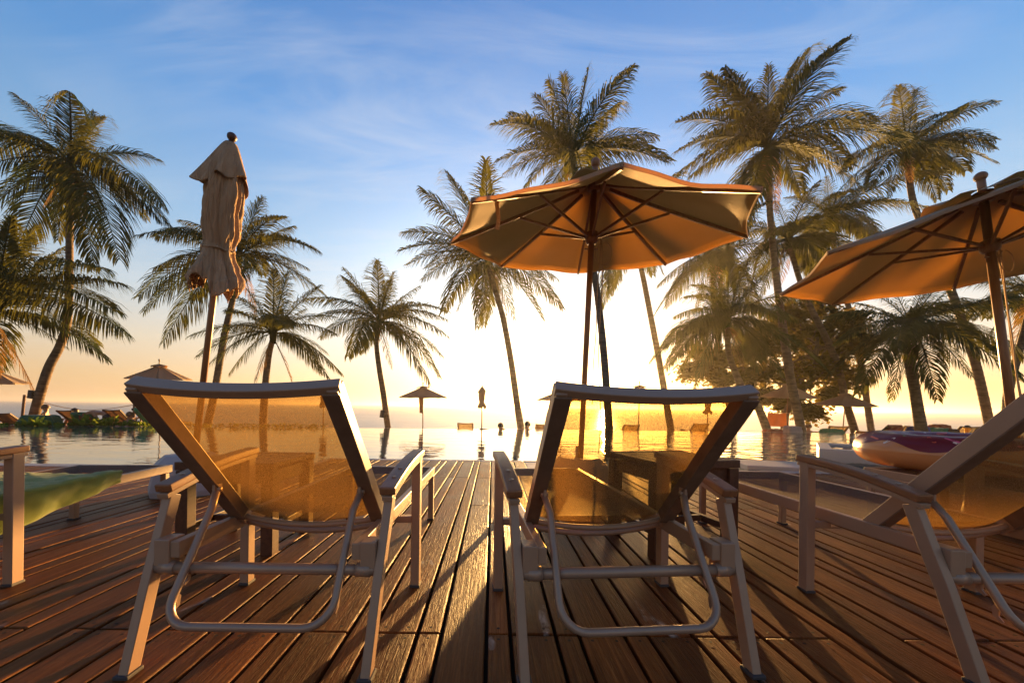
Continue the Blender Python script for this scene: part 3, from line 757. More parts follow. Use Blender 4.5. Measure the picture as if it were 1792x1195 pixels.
def palm(label, D, trunk_px, r0, crown_r, tips=(), seed=1, nauto=16, dry=0, up=0.0, ground=-0.66, low=1.0):
    rr = random.Random(seed)
    pts = [at(x, y, D+0.25*math.sin(i*1.3+seed)*(0 if i in (0,) else 1)) for i, (x, y) in enumerate(trunk_px)]
    last = pts[-1].copy()
    if last.z > ground+0.05:
        dv = (pts[-1]-pts[-2]).normalized(); q = last+dv*((last.z-ground)/max(0.5, -dv.z)); pts.append(Vector((q.x, q.y, ground)))
    base = Vector((pts[-1].x, pts[-1].y, ground))
    t = thing('palm_tree', label, 'palm tree', base, 0, 'coconut palms along the beach')
    loc = [p-base for p in pts]
    sm = tubept(loc, 14); sm.reverse(); m = len(sm); tr = MB()
    rings = []
    for i in range(m*2-1):
        rings.append(sm[i//2] if i % 2 == 0 else (sm[i//2]+sm[i//2+1])/2)
    rad = []
    for i in range(len(rings)):
        u = i/(len(rings)-1); rad.append((r0*(1.0-0.42*u)+r0*0.55*math.exp(-u*len(rings)/4))*(1.045 if i % 2 else 0.985))
    tr.tube(rings, rad, 12); tr.build('trunk', MT['bark'], t)
    o = sm[-1]; cr = MB()
    cr.tube([o-UPV*0.25, o, o+UPV*0.35, o+UPV*0.9], [r0*0.62, r0*0.85, r0*0.6, 0.02], 9)
    cw = at(*trunk_px[0], D)
    for tp in tips:
        x, y = tp[0], tp[1]; dd = tp[2] if len(tp) > 2 else rr.uniform(-0.5, 0.5)*crown_r
        e = at(x, y, D+dd)-base; L = (e-o).length
        vert = (e-o).z/L
        frond(cr, o+UPV*0.15, e, 0.27 if vert < 0.4 else 0.13, rr)
    g = rr.uniform(0, 6.28)
    for k in range(nauto):
        az = g+k*2.399963; q = (k+0.5)/nauto
        el = R_(66-q*108*low+up)+rr.uniform(-0.1, 0.1); L = crown_r*rr.uniform(0.86, 1.06)*(0.60+0.40*min(1, q*2.0))
        dirv = Vector((math.cos(az)*math.cos(el), math.sin(az)*math.cos(el), math.sin(el)))
        e = o+dirv*L+UPV*(-0.10*L)+Vector((0.10, -0.06, 0))*L*0.6
        frond(cr, o+UPV*0.15, e, 0.20+0.10*math.cos(el) if el < 1.0 else 0.06, rr)
    cr.build('crown', MT['frond'], t)
    for k in range(dry):
        az = rr.uniform(0, 6.28); f = MB(); L = crown_r*rr.uniform(0.5, 0.75)
        frond(f, o-UPV*0.05, o+Vector((math.cos(az)*0.35, math.sin(az)*0.35, -0.93))*L, 0.16, rr, 0, 0.6, leaf=0.8); f.build('dead_frond', MT['dryfrond'], t)
    return t
palm('tall palm at far left with a kinked bend low in its trunk', 13.6, [(124, 292), (122, 400), (121, 480), (118, 560), (105, 605), (86, 642), (70, 690), (60, 728)], 0.155, 3.5,
     [(165, 195), (240, 270), (284, 360), (283, 390), (210, 455), (165, 470), (-40, 262), (-50, 300), (-20, 370), (60, 255), (185, 205), (30, 440)], 11, 9, 2, ground=-0.36)
palm('low leafy palm cut off by the left frame edge, in front of the kinked palm', 12.9, [(-12, 560), (-10, 620), (-16, 700), (-22, 735)], 0.17, 3.9,
     [(222, 500), (216, 580), (112, 432), (180, 470), (20, 380), (60, 395), (120, 610), (-90, 420), (-120, 560), (200, 545), (-30, 370)], 12, 8, 2, ground=-0.36)
palm('palm behind the closed parasol with a slim trunk leaning right', 16.0, [(418, 455), (408, 520), (392, 590), (375, 690), (362, 748)], 0.165, 3.8,
     [(252, 545), (242, 520), (272, 415), (285, 600), (556, 440), (540, 470), (460, 345), (515, 395), (335, 405), (500, 500), (268, 470)], 13, 9, 1)
palm('short palm standing right of the closed parasol with a straight trunk', 14.6, [(478, 590), (470, 625), (464, 680), (460, 748)], 0.155, 2.9,
     [(328, 590), (345, 625), (400, 655), (600, 655), (575, 620), (562, 500), (535, 540), (480, 470), (430, 505), (400, 545), (590, 585), (505, 475)], 14, 9, 2)
palm('slender palm left of the small open parasol with a lamp box on its trunk', 15.0, [(664, 570), (659, 600), (663, 640), (671, 690), (679, 750)], 0.135, 3.1,
     [(598, 482), (572, 545), (540, 560), (560, 590), (660, 455), (690, 475), (735, 500), (785, 590), (782, 545), (775, 625), (752, 672), (735, 610), (620, 500), (600, 470)], 15, 8, 1)
palm('palm left of the glowing parasol, its curved trunk washed out by the sun', 14.6, [(853, 462), (866, 505), (881, 560), (894, 630), (904, 700), (912, 752)], 0.150, 3.6,
     [(735, 330), (782, 300), (703, 408), (697, 440), (738, 490), (800, 545), (835, 575), (900, 560), (985, 540), (950, 560), (978, 490), (850, 280), (745, 470), (930, 430)], 16, 8, 1)
palm('tall palm whose crown rises straight above the glowing parasol', 14.4, [(1003, 285), (1018, 380), (1040, 480), (1054, 590), (1062, 690), (1066, 756)], 0.17, 3.7,
     [(1030, 120), (985, 130), (1085, 178), (890, 200), (935, 165), (865, 285), (1150, 240), (1165, 285), (880, 305), (1110, 320), (920, 330), (960, 140)], 17, 8, 1)
palm('palm hidden behind the glowing parasol except for its leaning bare trunk', 15.2, [(1104, 400), (1122, 470), (1138, 550), (1155, 640), (1174, 752)], 0.145, 3.3,
     [(1068, 515), (1160, 480), (1010, 430), (1200, 440)], 18, 12, 0)
palm('tallest palm right of centre with its tip frond pointing at the sky', 14.6, [(1342, 265), (1348, 380), (1358, 480), (1368, 560), (1383, 660), (1402, 752)], 0.165, 4.1,
     [(1418, 84), (1398, 100), (1235, 128), (1268, 118), (1182, 215), (1180, 268), (1205, 310), (1530, 215), (1510, 330), (1425, 190), (1345, 115), (1300, 420), (1250, 400), (1490, 290)], 19, 8, 2)
palm('palm right of the tallest one with an even star shaped crown', 15.6, [(1586, 270), (1600, 360), (1640, 450), (1676, 540), (1708, 640), (1734, 755)], 0.165, 3.0,
     [(1572, 150), (1602, 158), (1695, 180), (1672, 215), (1742, 245), (1738, 262), (1500, 205), (1480, 290), (1520, 330), (1690, 300), (1640, 350), (1555, 345)], 20, 8, 1)
palm('bushy mid height palm left of the broadleaf tree, lit gold from behind', 14.4, [(1273, 565), (1276, 620), (1300, 680), (1325, 710), (1344, 756)], 0.16, 3.2,
     [(1165, 645), (1180, 600), (1195, 520), (1240, 450), (1275, 430), (1310, 450), (1345, 480), (1400, 560), (1395, 620), (1370, 660), (1330, 650), (1215, 680), (1178, 555), (1150, 622), (1160, 605), (1172, 632), (1190, 645), (1186, 622), (1205, 628), (1225, 640)], 21, 10, 1)
palm('palm with a diagonal trunk crossing in front of the broadleaf tree', 15.8, [(1380, 425), (1408, 515), (1440, 580), (1466, 640), (1480, 700), (1496, 756)], 0.155, 3.3,
     [(1290, 470), (1330, 520), (1460, 520), (1500, 440)], 22, 12, 1)
palm('dark stocky palm with hanging dead leaves right of the broadleaf tree', 13.9, [(1594, 578), (1592, 625), (1602, 690), (1612, 752)], 0.20, 3.4,
     [(1490, 530), (1465, 600), (1500, 690), (1560, 700), (1640, 700), (1700, 660), (1710, 600), (1690, 540), (1620, 490), (1560, 500), (1720, 630), (1475, 650)], 23, 11, 3)
palm('palm at the far right edge half hidden by the parasol pole', 14.6, [(1806, 520), (1790, 590), (1766, 680), (1760, 756)], 0.16, 3.4,
     [(1690, 500), (1700, 560), (1720, 600), (1745, 480)], 24, 12, 1)
palm('palm in the thicket below the tallest crown, its top just under the parasol rim', 17.0, [(1246, 455), (1250, 540), (1262, 640), (1286, 756)], 0.15, 3.4,
     [(1180, 510), (1215, 545), (1150, 500), (1320, 500)], 25, 13, 1)
palm('small palm behind the diagonal trunk with drooping leaves', 18.0, [(1452, 385), (1470, 480), (1500, 600), (1525, 756)], 0.15, 3.6,
     [(1540, 430), (1380, 440)], 26, 14, 0)

MT['broadleaf'] = leafmat('sea_almond_leaf', (0.050, 0.060, 0.016), (0.26, 0.17, 0.02), 0.42, 0.4, 2.0)
MT['treebark'] = plain('rough_tree_bark', (0.14, 0.095, 0.065), 0.85, 0.35, 5, 0.5, 0.2, 0, 18)
def broadleaf(label, D, base_px, trunk, blobs, nleaf, seed):
    rr = random.Random(seed); b0 = at(*base_px, D); base = Vector((b0.x, b0.y, -0.66))
    t = thing('broadleaf_tree', label, 'broadleaf tree', base)
    w = MB(); tips = []
    tp = [Vector((0, 0, 0))]+[at(x, y, D)-base for x, y in trunk]
    s = tubept(tp, 5); w.tube(s, [0.16*(1-0.6*i/len(s)) for i in range(len(s))], 9)
    cen = []
    for (x, y, r, dd) in blobs:
        c = at(x, y, D+dd)-base; cen.append((c, r)); st = s[min(len(s)-1, int(len(s)*rr.uniform(0.45, 0.95)))]
        mid = st.lerp(c, 0.5)+Vector((0, 0, rr.uniform(-0.2, 0.25))); w.tube(tubept([st, mid, c], 5), [0.055*(1-0.7*i/11) for i in range(11)], 6)
        for _ in range(7):
            d = Vector((rr.gauss(0, 1), rr.gauss(0, 1), rr.gauss(0, 0.7))).normalized()*r*rr.uniform(0.5, 0.95)
            w.tube([c, c+d*0.5+Vector((0, 0, 0.05)), c+d], [0.016, 0.011, 0.005], 4); tips.append((c+d, r))
    w.build('trunk', MT['treebark'], t)
    l = MB()
    for k in range(nleaf):
        if rr.random() < 0.6:
            q, r = rr.choice(tips); p = q+Vector((rr.gauss(0, 1), rr.gauss(0, 1), rr.gauss(0, 1)))*0.20
        else:
            c, r = rr.choice(cen); d = Vector((rr.gauss(0, 1), rr.gauss(0, 1), rr.gauss(0, 0.8))).normalized(); p = c+d*r*rr.uniform(0.6, 1.05)
        a = rr.uniform(0, 6.28); d = Vector((math.cos(a), math.sin(a), rr.uniform(-0.7, 0.35))).normalized()
        sd = d.cross(Vector((rr.gauss(0, 0.4), rr.gauss(0, 0.4), 1))).normalized(); L = rr.uniform(0.13, 0.25); W = L*0.32; dr = Vector((0, 0, -0.04))
        l.add([p, p+d*L*0.5-sd*W, p+d*L*0.5+sd*W, p+d*L+dr, p+d*L*0.78-sd*W*0.75+dr*0.4, p+d*L*0.78+sd*W*0.75+dr*0.4], [(0, 2, 1), (1, 2, 5, 4), (4, 5, 3)])
    l.build('crown', MT['broadleaf'], t)
broadleaf('broad leafed tree with gold edged leaves among the palms on the right', 16.6, (1372, 756), [(1376, 720), (1400, 690), (1425, 650), (1430, 590)],
          [(1400, 540, 0.75, 0), (1440, 535, 0.7, 0.5), (1470, 570, 0.65, -0.4), (1420, 590, 0.8, 0.6), (1375, 600, 0.7, -0.5), (1345, 650, 0.6, 0.3), (1300, 660, 0.5, 0), (1450, 640, 0.7, -0.3), (1490, 660, 0.55, 0.4), (1395, 660, 0.7, 0), (1375, 700, 0.5, 0.5), (1415, 720, 0.45, -0.2), (1500, 600, 0.55, 0.3), (1260, 660, 0.4, 0.4), (1235, 640, 0.40, 0), (1205, 645, 0.30, 0.2), (1225, 615, 0.35, 0.3), (1255, 625, 0.4, -0.2), (1450, 690, 0.4, 0.2), (1360, 560, 0.6, 0.2), (1330, 600, 0.6, 0.4), (1300, 620, 0.55, 0.5), (1420, 630, 0.7, 0.8), (1465, 610, 0.6, 0.6), (1340, 690, 0.45, 0.5), (1285, 690, 0.4, 0.6), (1390, 575, 0.6, 0.9), (1490, 560, 0.45, 0.5)], 30000, 4)
# ------------------------------------------------------------------ far parasols
def far_open(label, px, py_apex, D, w_px, ground=-0.66, tilt=(2, 0), rz=0.0, cap=None):
    a = at(px, py_apex, D); o = dup(sun_par, label, (0, 0, 0), rz)
    for ch in list(o.children):
        if ch.name.split('.')[0] in ('cord', 'tie_strap', 'pin') : bpy.data.objects.remove(ch)
    h = a.z-ground; s = w_px/FPX*D/2/RIM; 
    k = h/(ZR+1.35*0.585); o.scale = (s, s, k); o.location = (a.x, D, ground); tilt_all(o, R_(tilt[0]), R_(tilt[1]), rz)
    o.rotation_euler = (0, 0, 0)
    for ch in o.children:                                              # steeper roof than the deck parasols
        if ch.name.split('.')[0] in ('canopy', 'vent_flap', 'rib', 'finial', 'crown_hub'):
            ch.scale = (1, 1, 1.35); ch.location = ch.rotation_euler.to_matrix() @ Vector((0, 0, -0.35*ZR))
    return o
far_open('small open parasol at the left frame edge, only its right half in view', -4, 640, 14.5, 84, -0.36, (4, 2))
far_open('small open parasol just above the top bar of the left lounger', 282, 630, 14.8, 89, -0.36, (3, 1))
far_open('small open parasol hung with a towel, alone between the two loungers', 741, 670, 17.5, 86, tilt=(2, 0))
far_open('small open parasol half hidden by the left corner of the right lounger back', 981, 676, 17.5, 84, tilt=(2, 0))
far_open('small open parasol seen through the gold mesh of the right lounger', 1118, 668, 17.0, 90, tilt=(2, 0))
far_open('small open parasol under the broadleaf tree, beside the orange cloth panel', 1375, 664, 15.6, 82, tilt=(4, 0))
far_open('small open parasol standing in front of the diagonal palm trunk', 1474, 682, 15.2, 82, tilt=(4, 0))
def far_closed(label, px, py_top, D, ground=-0.66, rz=0.0):
    a = at(px, py_top, D); o = dup(closed, label, (a.x, D, ground), rz); k = (a.z-ground)/2.93; o.scale = (1.0, 1.0, k); tilt_all(o, R_(1), R_(0)); return o
far_closed('small closed parasol silhouetted in front of the sun glow, between the loungers', 844, 674, 15.6)
far_closed('small closed parasol seen through the mesh of the left lounger', 566, 676, 16.4, rz=1.0)
far_closed('small closed parasol seen through the mesh beside the right lounger rail', 1238, 690, 16.4, rz=2.0)

# ------------------------------------------------------------------ far loungers and their towels
def far_lounger(label, px, py_top, D, rz=0, ground=-0.66, flat=False):
    a = at(px, py_top, D); o = dup(lounger, label, (a.x, D-0.15, ground), R_(rz)); 
    k = max(0.7, min(1.5, (a.z-ground)/0.845)); o.scale = (1.15, 1.1, k)
    for ch in list(o.children):
        if ch.name.split('.')[0] in ('prop_stand', 'hinge'):
            for c2 in list(ch.children): bpy.data.objects.remove(c2)
            bpy.data.objects.remove(ch)
        elif ch.name.split('.')[0] in ('leg', 'armrest'):
            for c2 in list(ch.children):
                if c2.name.split('.')[0] in ('foot_cap', 'bolt'): bpy.data.objects.remove(c2)
    return o
FL = [('dark empty lounger at the far left frame edge across the pool', 14, 722, 13.2, 6, -0.36),
      ('lounger behind the kinked palm trunk across the pool', 124, 717, 13.4, -8, -0.36),
      ('dark lounger draped with a dark green towel across the pool', 155, 722, 13.1, 14, -0.36),
      ('brown lounger with a square back between the bending man and the rope post', 206, 716, 13.4, 0, -0.36),
      ('lounger with a bright green towel hung on its back, behind the left lounger corner', 256, 714, 13.3, -4, -0.36),
      ('pale lounger back standing just left of the silhouetted closed parasol', 815, 739, 15.2, 0, -0.66),
      ('dark lounger back rising beside the left corner of the right lounger', 950, 741, 15.0, 0, -0.66),
      ('lounger seen through the gold mesh next to a parasol pole', 1102, 742, 15.0, 0, -0.66),
      ('lounger seen through the gold mesh near the closed parasol', 1222, 740, 15.0, 5, -0.66),
      ('cream lounger with a green towel on its seat beside a parasol pole', 1460, 744, 14.6, -14, -0.66),
      ('low brown lounger half hidden behind the pool edge below the diagonal trunk', 1508, 753, 14.6, -20, -0.66),
      ('brick red lounger across the pool behind the doughnut ring', 1555, 744, 14.6, 3, -0.66),
      ('cream lounger leaning right, beside the blue towel', 1590, 744, 14.7, -16, -0.66),
      ('dark framed lounger behind the right lounger back across the pool', 1686, 745, 14.6, -10, -0.66)]
far_l = [far_lounger(*f) for f in FL]
MT['darksling'] = fabric('dark_brown_sling', (0.10, 0.055, 0.04), (0.2, 0.1, 0.05), 0.15)
MT['redsling'] = fabric('brick_red_sling', (0.26, 0.07, 0.045), (0.4, 0.12, 0.06), 0.2)
def reskin(o, m, frame=None):
    for ch in o.children:
        n = ch.name.split('.')[0]
        if n in ('backrest_sling', 'seat_sling'): ch.material_slots[0].link = 'OBJECT'; ch.material_slots[0].material = m
        elif frame and n in ('backrest_frame', 'seat_frame', 'leg'): ch.material_slots[0].link = 'OBJECT'; ch.material_slots[0].material = frame
for i in (0, 1, 2, 3, 4, 6, 10): reskin(far_l[i], MT['darksling'], MT['darkwood'])
reskin(far_l[11], MT['redsling'], MT['darkwood'])
reskin(far_l[13], MT['sling'], MT['darkwood'])
MT['towel_green'] = towelmat('far_green_towel', (0.07, 0.26, 0.12), (0.08, 0.3, 0.1))
MT['towel_dkgreen'] = towelmat('far_dark_green_towel', (0.035, 0.13, 0.07), (0.05, 0.18, 0.06))
MT['towel_blue'] = towelmat('far_blue_towel', (0.03, 0.05, 0.30), (0.03, 0.05, 0.3))
MT['towel_grey'] = towelmat('far_grey_towel', (0.30, 0.26, 0.27), (0.3, 0.25, 0.2))
MT['towel_orange'] = towelmat('orange_cloth', (0.60, 0.22, 0.05), (0.8, 0.32, 0.05))
MT['towel_red'] = towelmat('rust_towel', (0.35, 0.09, 0.05), (0.4, 0.1, 0.05))
def towel(label, m, c, w, d, h, seed, rz=0.0):
    """a draped towel: rounded top, rumpled, hanging down all round to h"""
    g = MB(); rr = random.Random(seed)
    def fn(u, v):
        x, y = (u-0.5)*2, (v-0.5)*2; k = max(abs(x), abs(y)); f = max(0, (k-0.62)/0.38)
        wob = 0.05*noise.noise((x*2.3+seed, y*2.3, seed*1.7))
        return Vector((x*w/2*(1-0.12*f)+wob, y*d/2*(1-0.12*f)+wob, h-h*f**1.5*0.9+0.04*noise.noise((x*3, y*3, seed))))
    g.grid(fn, 18, 18); o = g.build('towel', m); s = o.modifiers.new('pile', 'SOLIDIFY'); s.thickness = 0.012
    o.location = c; o.rotation_euler = (0, 0, rz); return tag(o, label, 'towel')
def hung_towel(label, lg, m, u0=0.35, wid=0.40):
    """towel hung over a lounger back, following it"""
    g = MB(); S = lg.scale
    def fn(u, v):
        x = (v-0.5)*wid; 
        if u < 0.75: q = SL_P+SL_U*(u0+(1.10-u0)*(u/0.75))+SL_N*(0.075+0.012*math.sin(14*v))
        else: q = SL_P+SL_U*(1.10-0.4*(u-0.75)/0.25)-SL_N*0.035
        return Vector(((x+q.x)*S[0], q.y*S[1], q.z*S[2]))
    g.grid(fn, 20, 14); o = g.build('towel', m); s = o.modifiers.new('pile', 'SOLIDIFY'); s.thickness = 0.01
    o.location = lg.location; o.rotation_euler = lg.rotation_euler; return tag(o, label, 'towel')
hung_towel('bright green towel hung over a lounger back near the left lounger corner', far_l[4], MT['towel_green'], 0.1, 0.36)
hung_towel('dark green towel hung over the lounger back right of the kinked palm', far_l[2], MT['towel_dkgreen'], 0.0, 0.52)
hung_towel('rust towel hung over the brick red lounger across the pool', far_l[11], MT['towel_red'], 0.3, 0.5)
def T(px, py, D): 
    p = at(px, py, D); return (p.x, p.y, p.z)
def tw_at(label, m, px, py_top, D, wpx, seed, base=-0.35, rz=0, dd=0.6):
    p = at(px, py_top, D); towel(label, m, (p.x, D, base), wpx/FPX*D, dd, p.z-base, seed, rz)
tw_at('long green towel heaped at the foot of the kinked palm', MT['towel_dkgreen'], 72, 727, 12.9, 66, 1)
tw_at('green towel on the cream lounger beside the parasol pole across the pool', MT['towel_green'], 1455, 751, 14.4, 36, 2)
tw_at('green towel at the foot of the brick red lounger', MT['towel_green'], 1553, 754, 14.3, 36, 3)
tw_at('blue towel heaped between the cream lounger and the green towel', MT['towel_blue'], 1606, 746, 14.4, 28, 4)
tw_at('green towel spread right of the blue towel', MT['towel_green'], 1636, 749, 14.4, 44, 5)
tw_at('rust coloured towel lying behind the green one, right of the dark palm', MT['towel_red'], 1644, 743, 14.9, 28, 6)
tw_at('brown towel heaped low beside the dark framed lounger', MT['darksling'], 1660, 751, 14.3, 22, 7)
tw_at('grey towel laid over a low bed under the broadleaf tree', MT['towel_grey'], 1386, 746, 14.4, 26, 8)
tw_at('rust towel on the sand below the orange cloth panel', MT['towel_red'], 1352, 751, 14.4, 32, 9)

# orange cloth panel hung from a cord between palm and parasol pole
def panel():
    a, b = at(1344, 722, 15.0), at(1376, 723, 15.2); h = 0.53
    t = thing('cloth_panel', 'orange cloth panel hanging on a cord between palm trunks under the tree', 'cloth panel', a)
    g = MB(); g.grid(lambda u, v: (b-a)*u+Vector((0, 0.03*math.sin(9*u+2*v), -h*v-0.02*math.sin(3.1*u))), 24, 10); o = g.build('cloth', MT['towel_orange'], t)
    s = o.modifiers.new('pile', 'SOLIDIFY'); s.thickness = 0.008
    c = MB(); c.tube([at(1330, 721, 14.9)-a, Vector((0, 0, 0.01)), (b-a)+Vector((0, 0, 0.01)), at(1402, 727, 14.7)-a], 0.012, 6); c.build('cord', MT['cord'], t)
panel()

# towel hanging under the lone small parasol
def hang():
    p = at(737, 694, 17.45); g = MB()
    g.grid(lambda u, v: Vector(((u-0.5)*(0.22-0.08*v)+0.02*v, 0.03*math.sin(8*u), -0.78*v+0.02*math.sin(5*u))), 10, 14); o = g.build('towel', MT['canvas_closed']); o.location = p
    s = o.modifiers.new('pile', 'SOLIDIFY'); s.thickness = 0.012; tag(o, 'narrow pale towel hanging below the lone small parasol beside its pole', 'towel')
hang()

# ------------------------------------------------------------------ rope posts, lamp boxes, plants
MT['postwood'] = plain('weathered_post_wood', (0.17, 0.095, 0.055), 0.8, 0.3, 6, 0.4)
def post(label, px, py, D, lean):
    p = at(px, py, D); b = MB(); h = p.z+0.36
    b.tube([(0, 0, 0), (lean*0.5, 0, h*0.5), (lean, 0, h), (lean, 0, h+0.01)], [0.045, 0.042, 0.04, 0.02], 9); o = b.build('rope_post', MT['postwood']); o.location = (p.x-lean, p.y, -0.36)
    return tag(o, label, 'post')
post('leaning wooden rope post left of the kinked palm', 43, 691, 13.8, 0.12); post('wooden rope post between two loungers at the left', 235, 706, 13.8, 0.02)
def rope(label, pts):
    b = MB(); a = pts[0]; b.tube([p-a for p in pts], 0.012, 6); o = b.build('rope', MT['cord']); o.location = a; tag(o, label, 'rope')
A_, B_ = at(43, 693, 13.8), at(235, 708, 13.8); K_ = at(62, 700, 13.55)
rope('thin rope strung between the two posts behind the kinked palm', [A_.lerp(B_, k/14)-UPV*0.34*math.sin(math.pi*k/14) for k in range(15)])
def lampbox(label, px, py, D, s):
    p = at(px, py, D); t = thing('speaker_box', label, 'speaker box', p)
    b = MB(); b.box((0, 0, 0), (0.15, 0.13, 0.30), Matrix.Rotation(R_(8)*s, 3, 'Y')); b.build('housing', MT['rubber'], t, bevel=0.01)
    c = MB(); c.tube([(0.06*s, 0, 0.02), (0.22*s, 0.02, 0.02)], 0.02, 8); c.build('bracket', MT['fitting'], t)
lampbox('dark speaker box fixed to the left side of the kinked palm trunk', 55, 690, 13.5, 1); lampbox('dark speaker box fixed to the slender palm trunk', 669, 724, 15.0, 1)

MT['plantleaf'] = leafmat('shore_plant_leaf', (0.07, 0.13, 0.025), (0.30, 0.36, 0.04), 0.4, 0.4, 3)
def plant(label, px, D, h, n, seed):
    rr = random.Random(seed); p = at(px, 742, D); t = MB()
    for k in range(n):
        a = rr.uniform(0, 6.28); el = rr.uniform(0.35, 1.35); L = h*rr.uniform(0.6, 1.1); d = Vector((math.cos(a)*math.cos(el), math.sin(a)*math.cos(el), math.sin(el)))
        q = Vector((rr.uniform(-0.12, 0.12), rr.uniform(-0.1, 0.1), 0)); sd = d.cross(UPV).normalized(); W = 0.045+0.02*rr.random()
        pts = [q, q+d*L*0.45, q+d*L*0.8+Vector((0, 0, -0.02)), q+d*L+Vector((d.x, d.y, -0.6))*0.08]
        t.add([pts[0]-sd*0.008, pts[0]+sd*0.008, pts[1]-sd*W, pts[1]+sd*W, pts[2]-sd*W*0.8, pts[2]+sd*W*0.8, pts[3]], [(0, 1, 3, 2), (2, 3, 5, 4), (4, 5, 6)])
    o = t.build('shore_plant', MT['plantleaf']); o.location = (p.x, D, -0.10); tag(o, label, 'plant', 'leafy plants on the far pool bank')
def bank_d(px): return 12.15+0.9*max(0, px-60)/300
for k, (px, h, n) in enumerate([(8, 0.26, 16), (40, 0.28, 20), (58, 0.42, 34), (80, 0.30, 22), (105, 0.26, 18), (128, 0.30, 18), (143, 0.55, 26), (154, 0.5, 20), (176, 0.42, 24), (192, 0.45, 24), (214, 0.30, 20), (228, 0.34, 20), (246, 0.28, 16), (262, 0.30, 16), (272, 0.42, 10)]):
    plant('leafy green plant in the row along the far pool bank at the left', px, bank_d(px)+0.12, h, n, 40+k)
def cover():
    rr = random.Random(77); g = MB()
    for k in range(900):
        x = rr.uniform(-11.5, -6.0); y = max(11.95, 13.85+x*0.155)+rr.uniform(0.1, 0.7); p = Vector((x, y, -0.12+rr.uniform(0, 0.16))); a = rr.uniform(0, 6.28)
        d = Vector((math.cos(a), math.sin(a), rr.uniform(0, 0.8)))*rr.uniform(0.06, 0.14); sd = d.cross(UPV).normalized()*0.035
        g.add([p, p+d*0.5-sd, p+d, p+d*0.5+sd], [(0, 1, 2, 3)])
    tag(g.build('ground_cover', MT['plantleaf']), 'low creeping leaves covering the far pool bank at the left', None, None, 'stuff')
cover()

# ------------------------------------------------------------------ people (small, beyond the pool)
MT['skin'] = plain('sunlit_skin', (0.36, 0.16, 0.085), 0.5, 0.1, 4)
MT['skin_pale'] = plain('pale_skin', (0.42, 0.21, 0.12), 0.5, 0.1, 4)
MT['hair'] = plain('dark_hair', (0.03, 0.018, 0.012), 0.5, 0.2, 20); MT['hair_light'] = plain('light_hair', (0.13, 0.06, 0.025), 0.5, 0.2, 20)
MT['capred'] = plain('red_cap', (0.45, 0.03, 0.03), 0.7, 0.1); MT['shorts_red'] = plain('red_shorts', (0.35, 0.05, 0.04), 0.8, 0.15); MT['shorts_blue'] = plain('blue_shorts', (0.04, 0.07, 0.22), 0.8, 0.15)
def skinned(name, joints, bones, m, parent, sub=2, root=0):
    me = bpy.data.meshes.new(name); idx = {k: i for i, k in enumerate(joints)}
    me.from_pydata([j[0] for j in joints.values()], [(idx[a], idx[b]) for a, b in bones], []); me.materials.append(m)
    o = bpy.data.objects.new(name, me); COL.objects.link(o); o.parent = parent
    o.modifiers.new('skin', 'SKIN').use_smooth_shade = True
    sv = me.skin_vertices[0].data
    for i, j in enumerate(joints.values()): sv[i].radius = (j[1], j[1]); sv[i].use_root = (i == root)
    s = o.modifiers.new('smooth', 'SUBSURF'); s.levels = sub; s.render_levels = sub
    return o
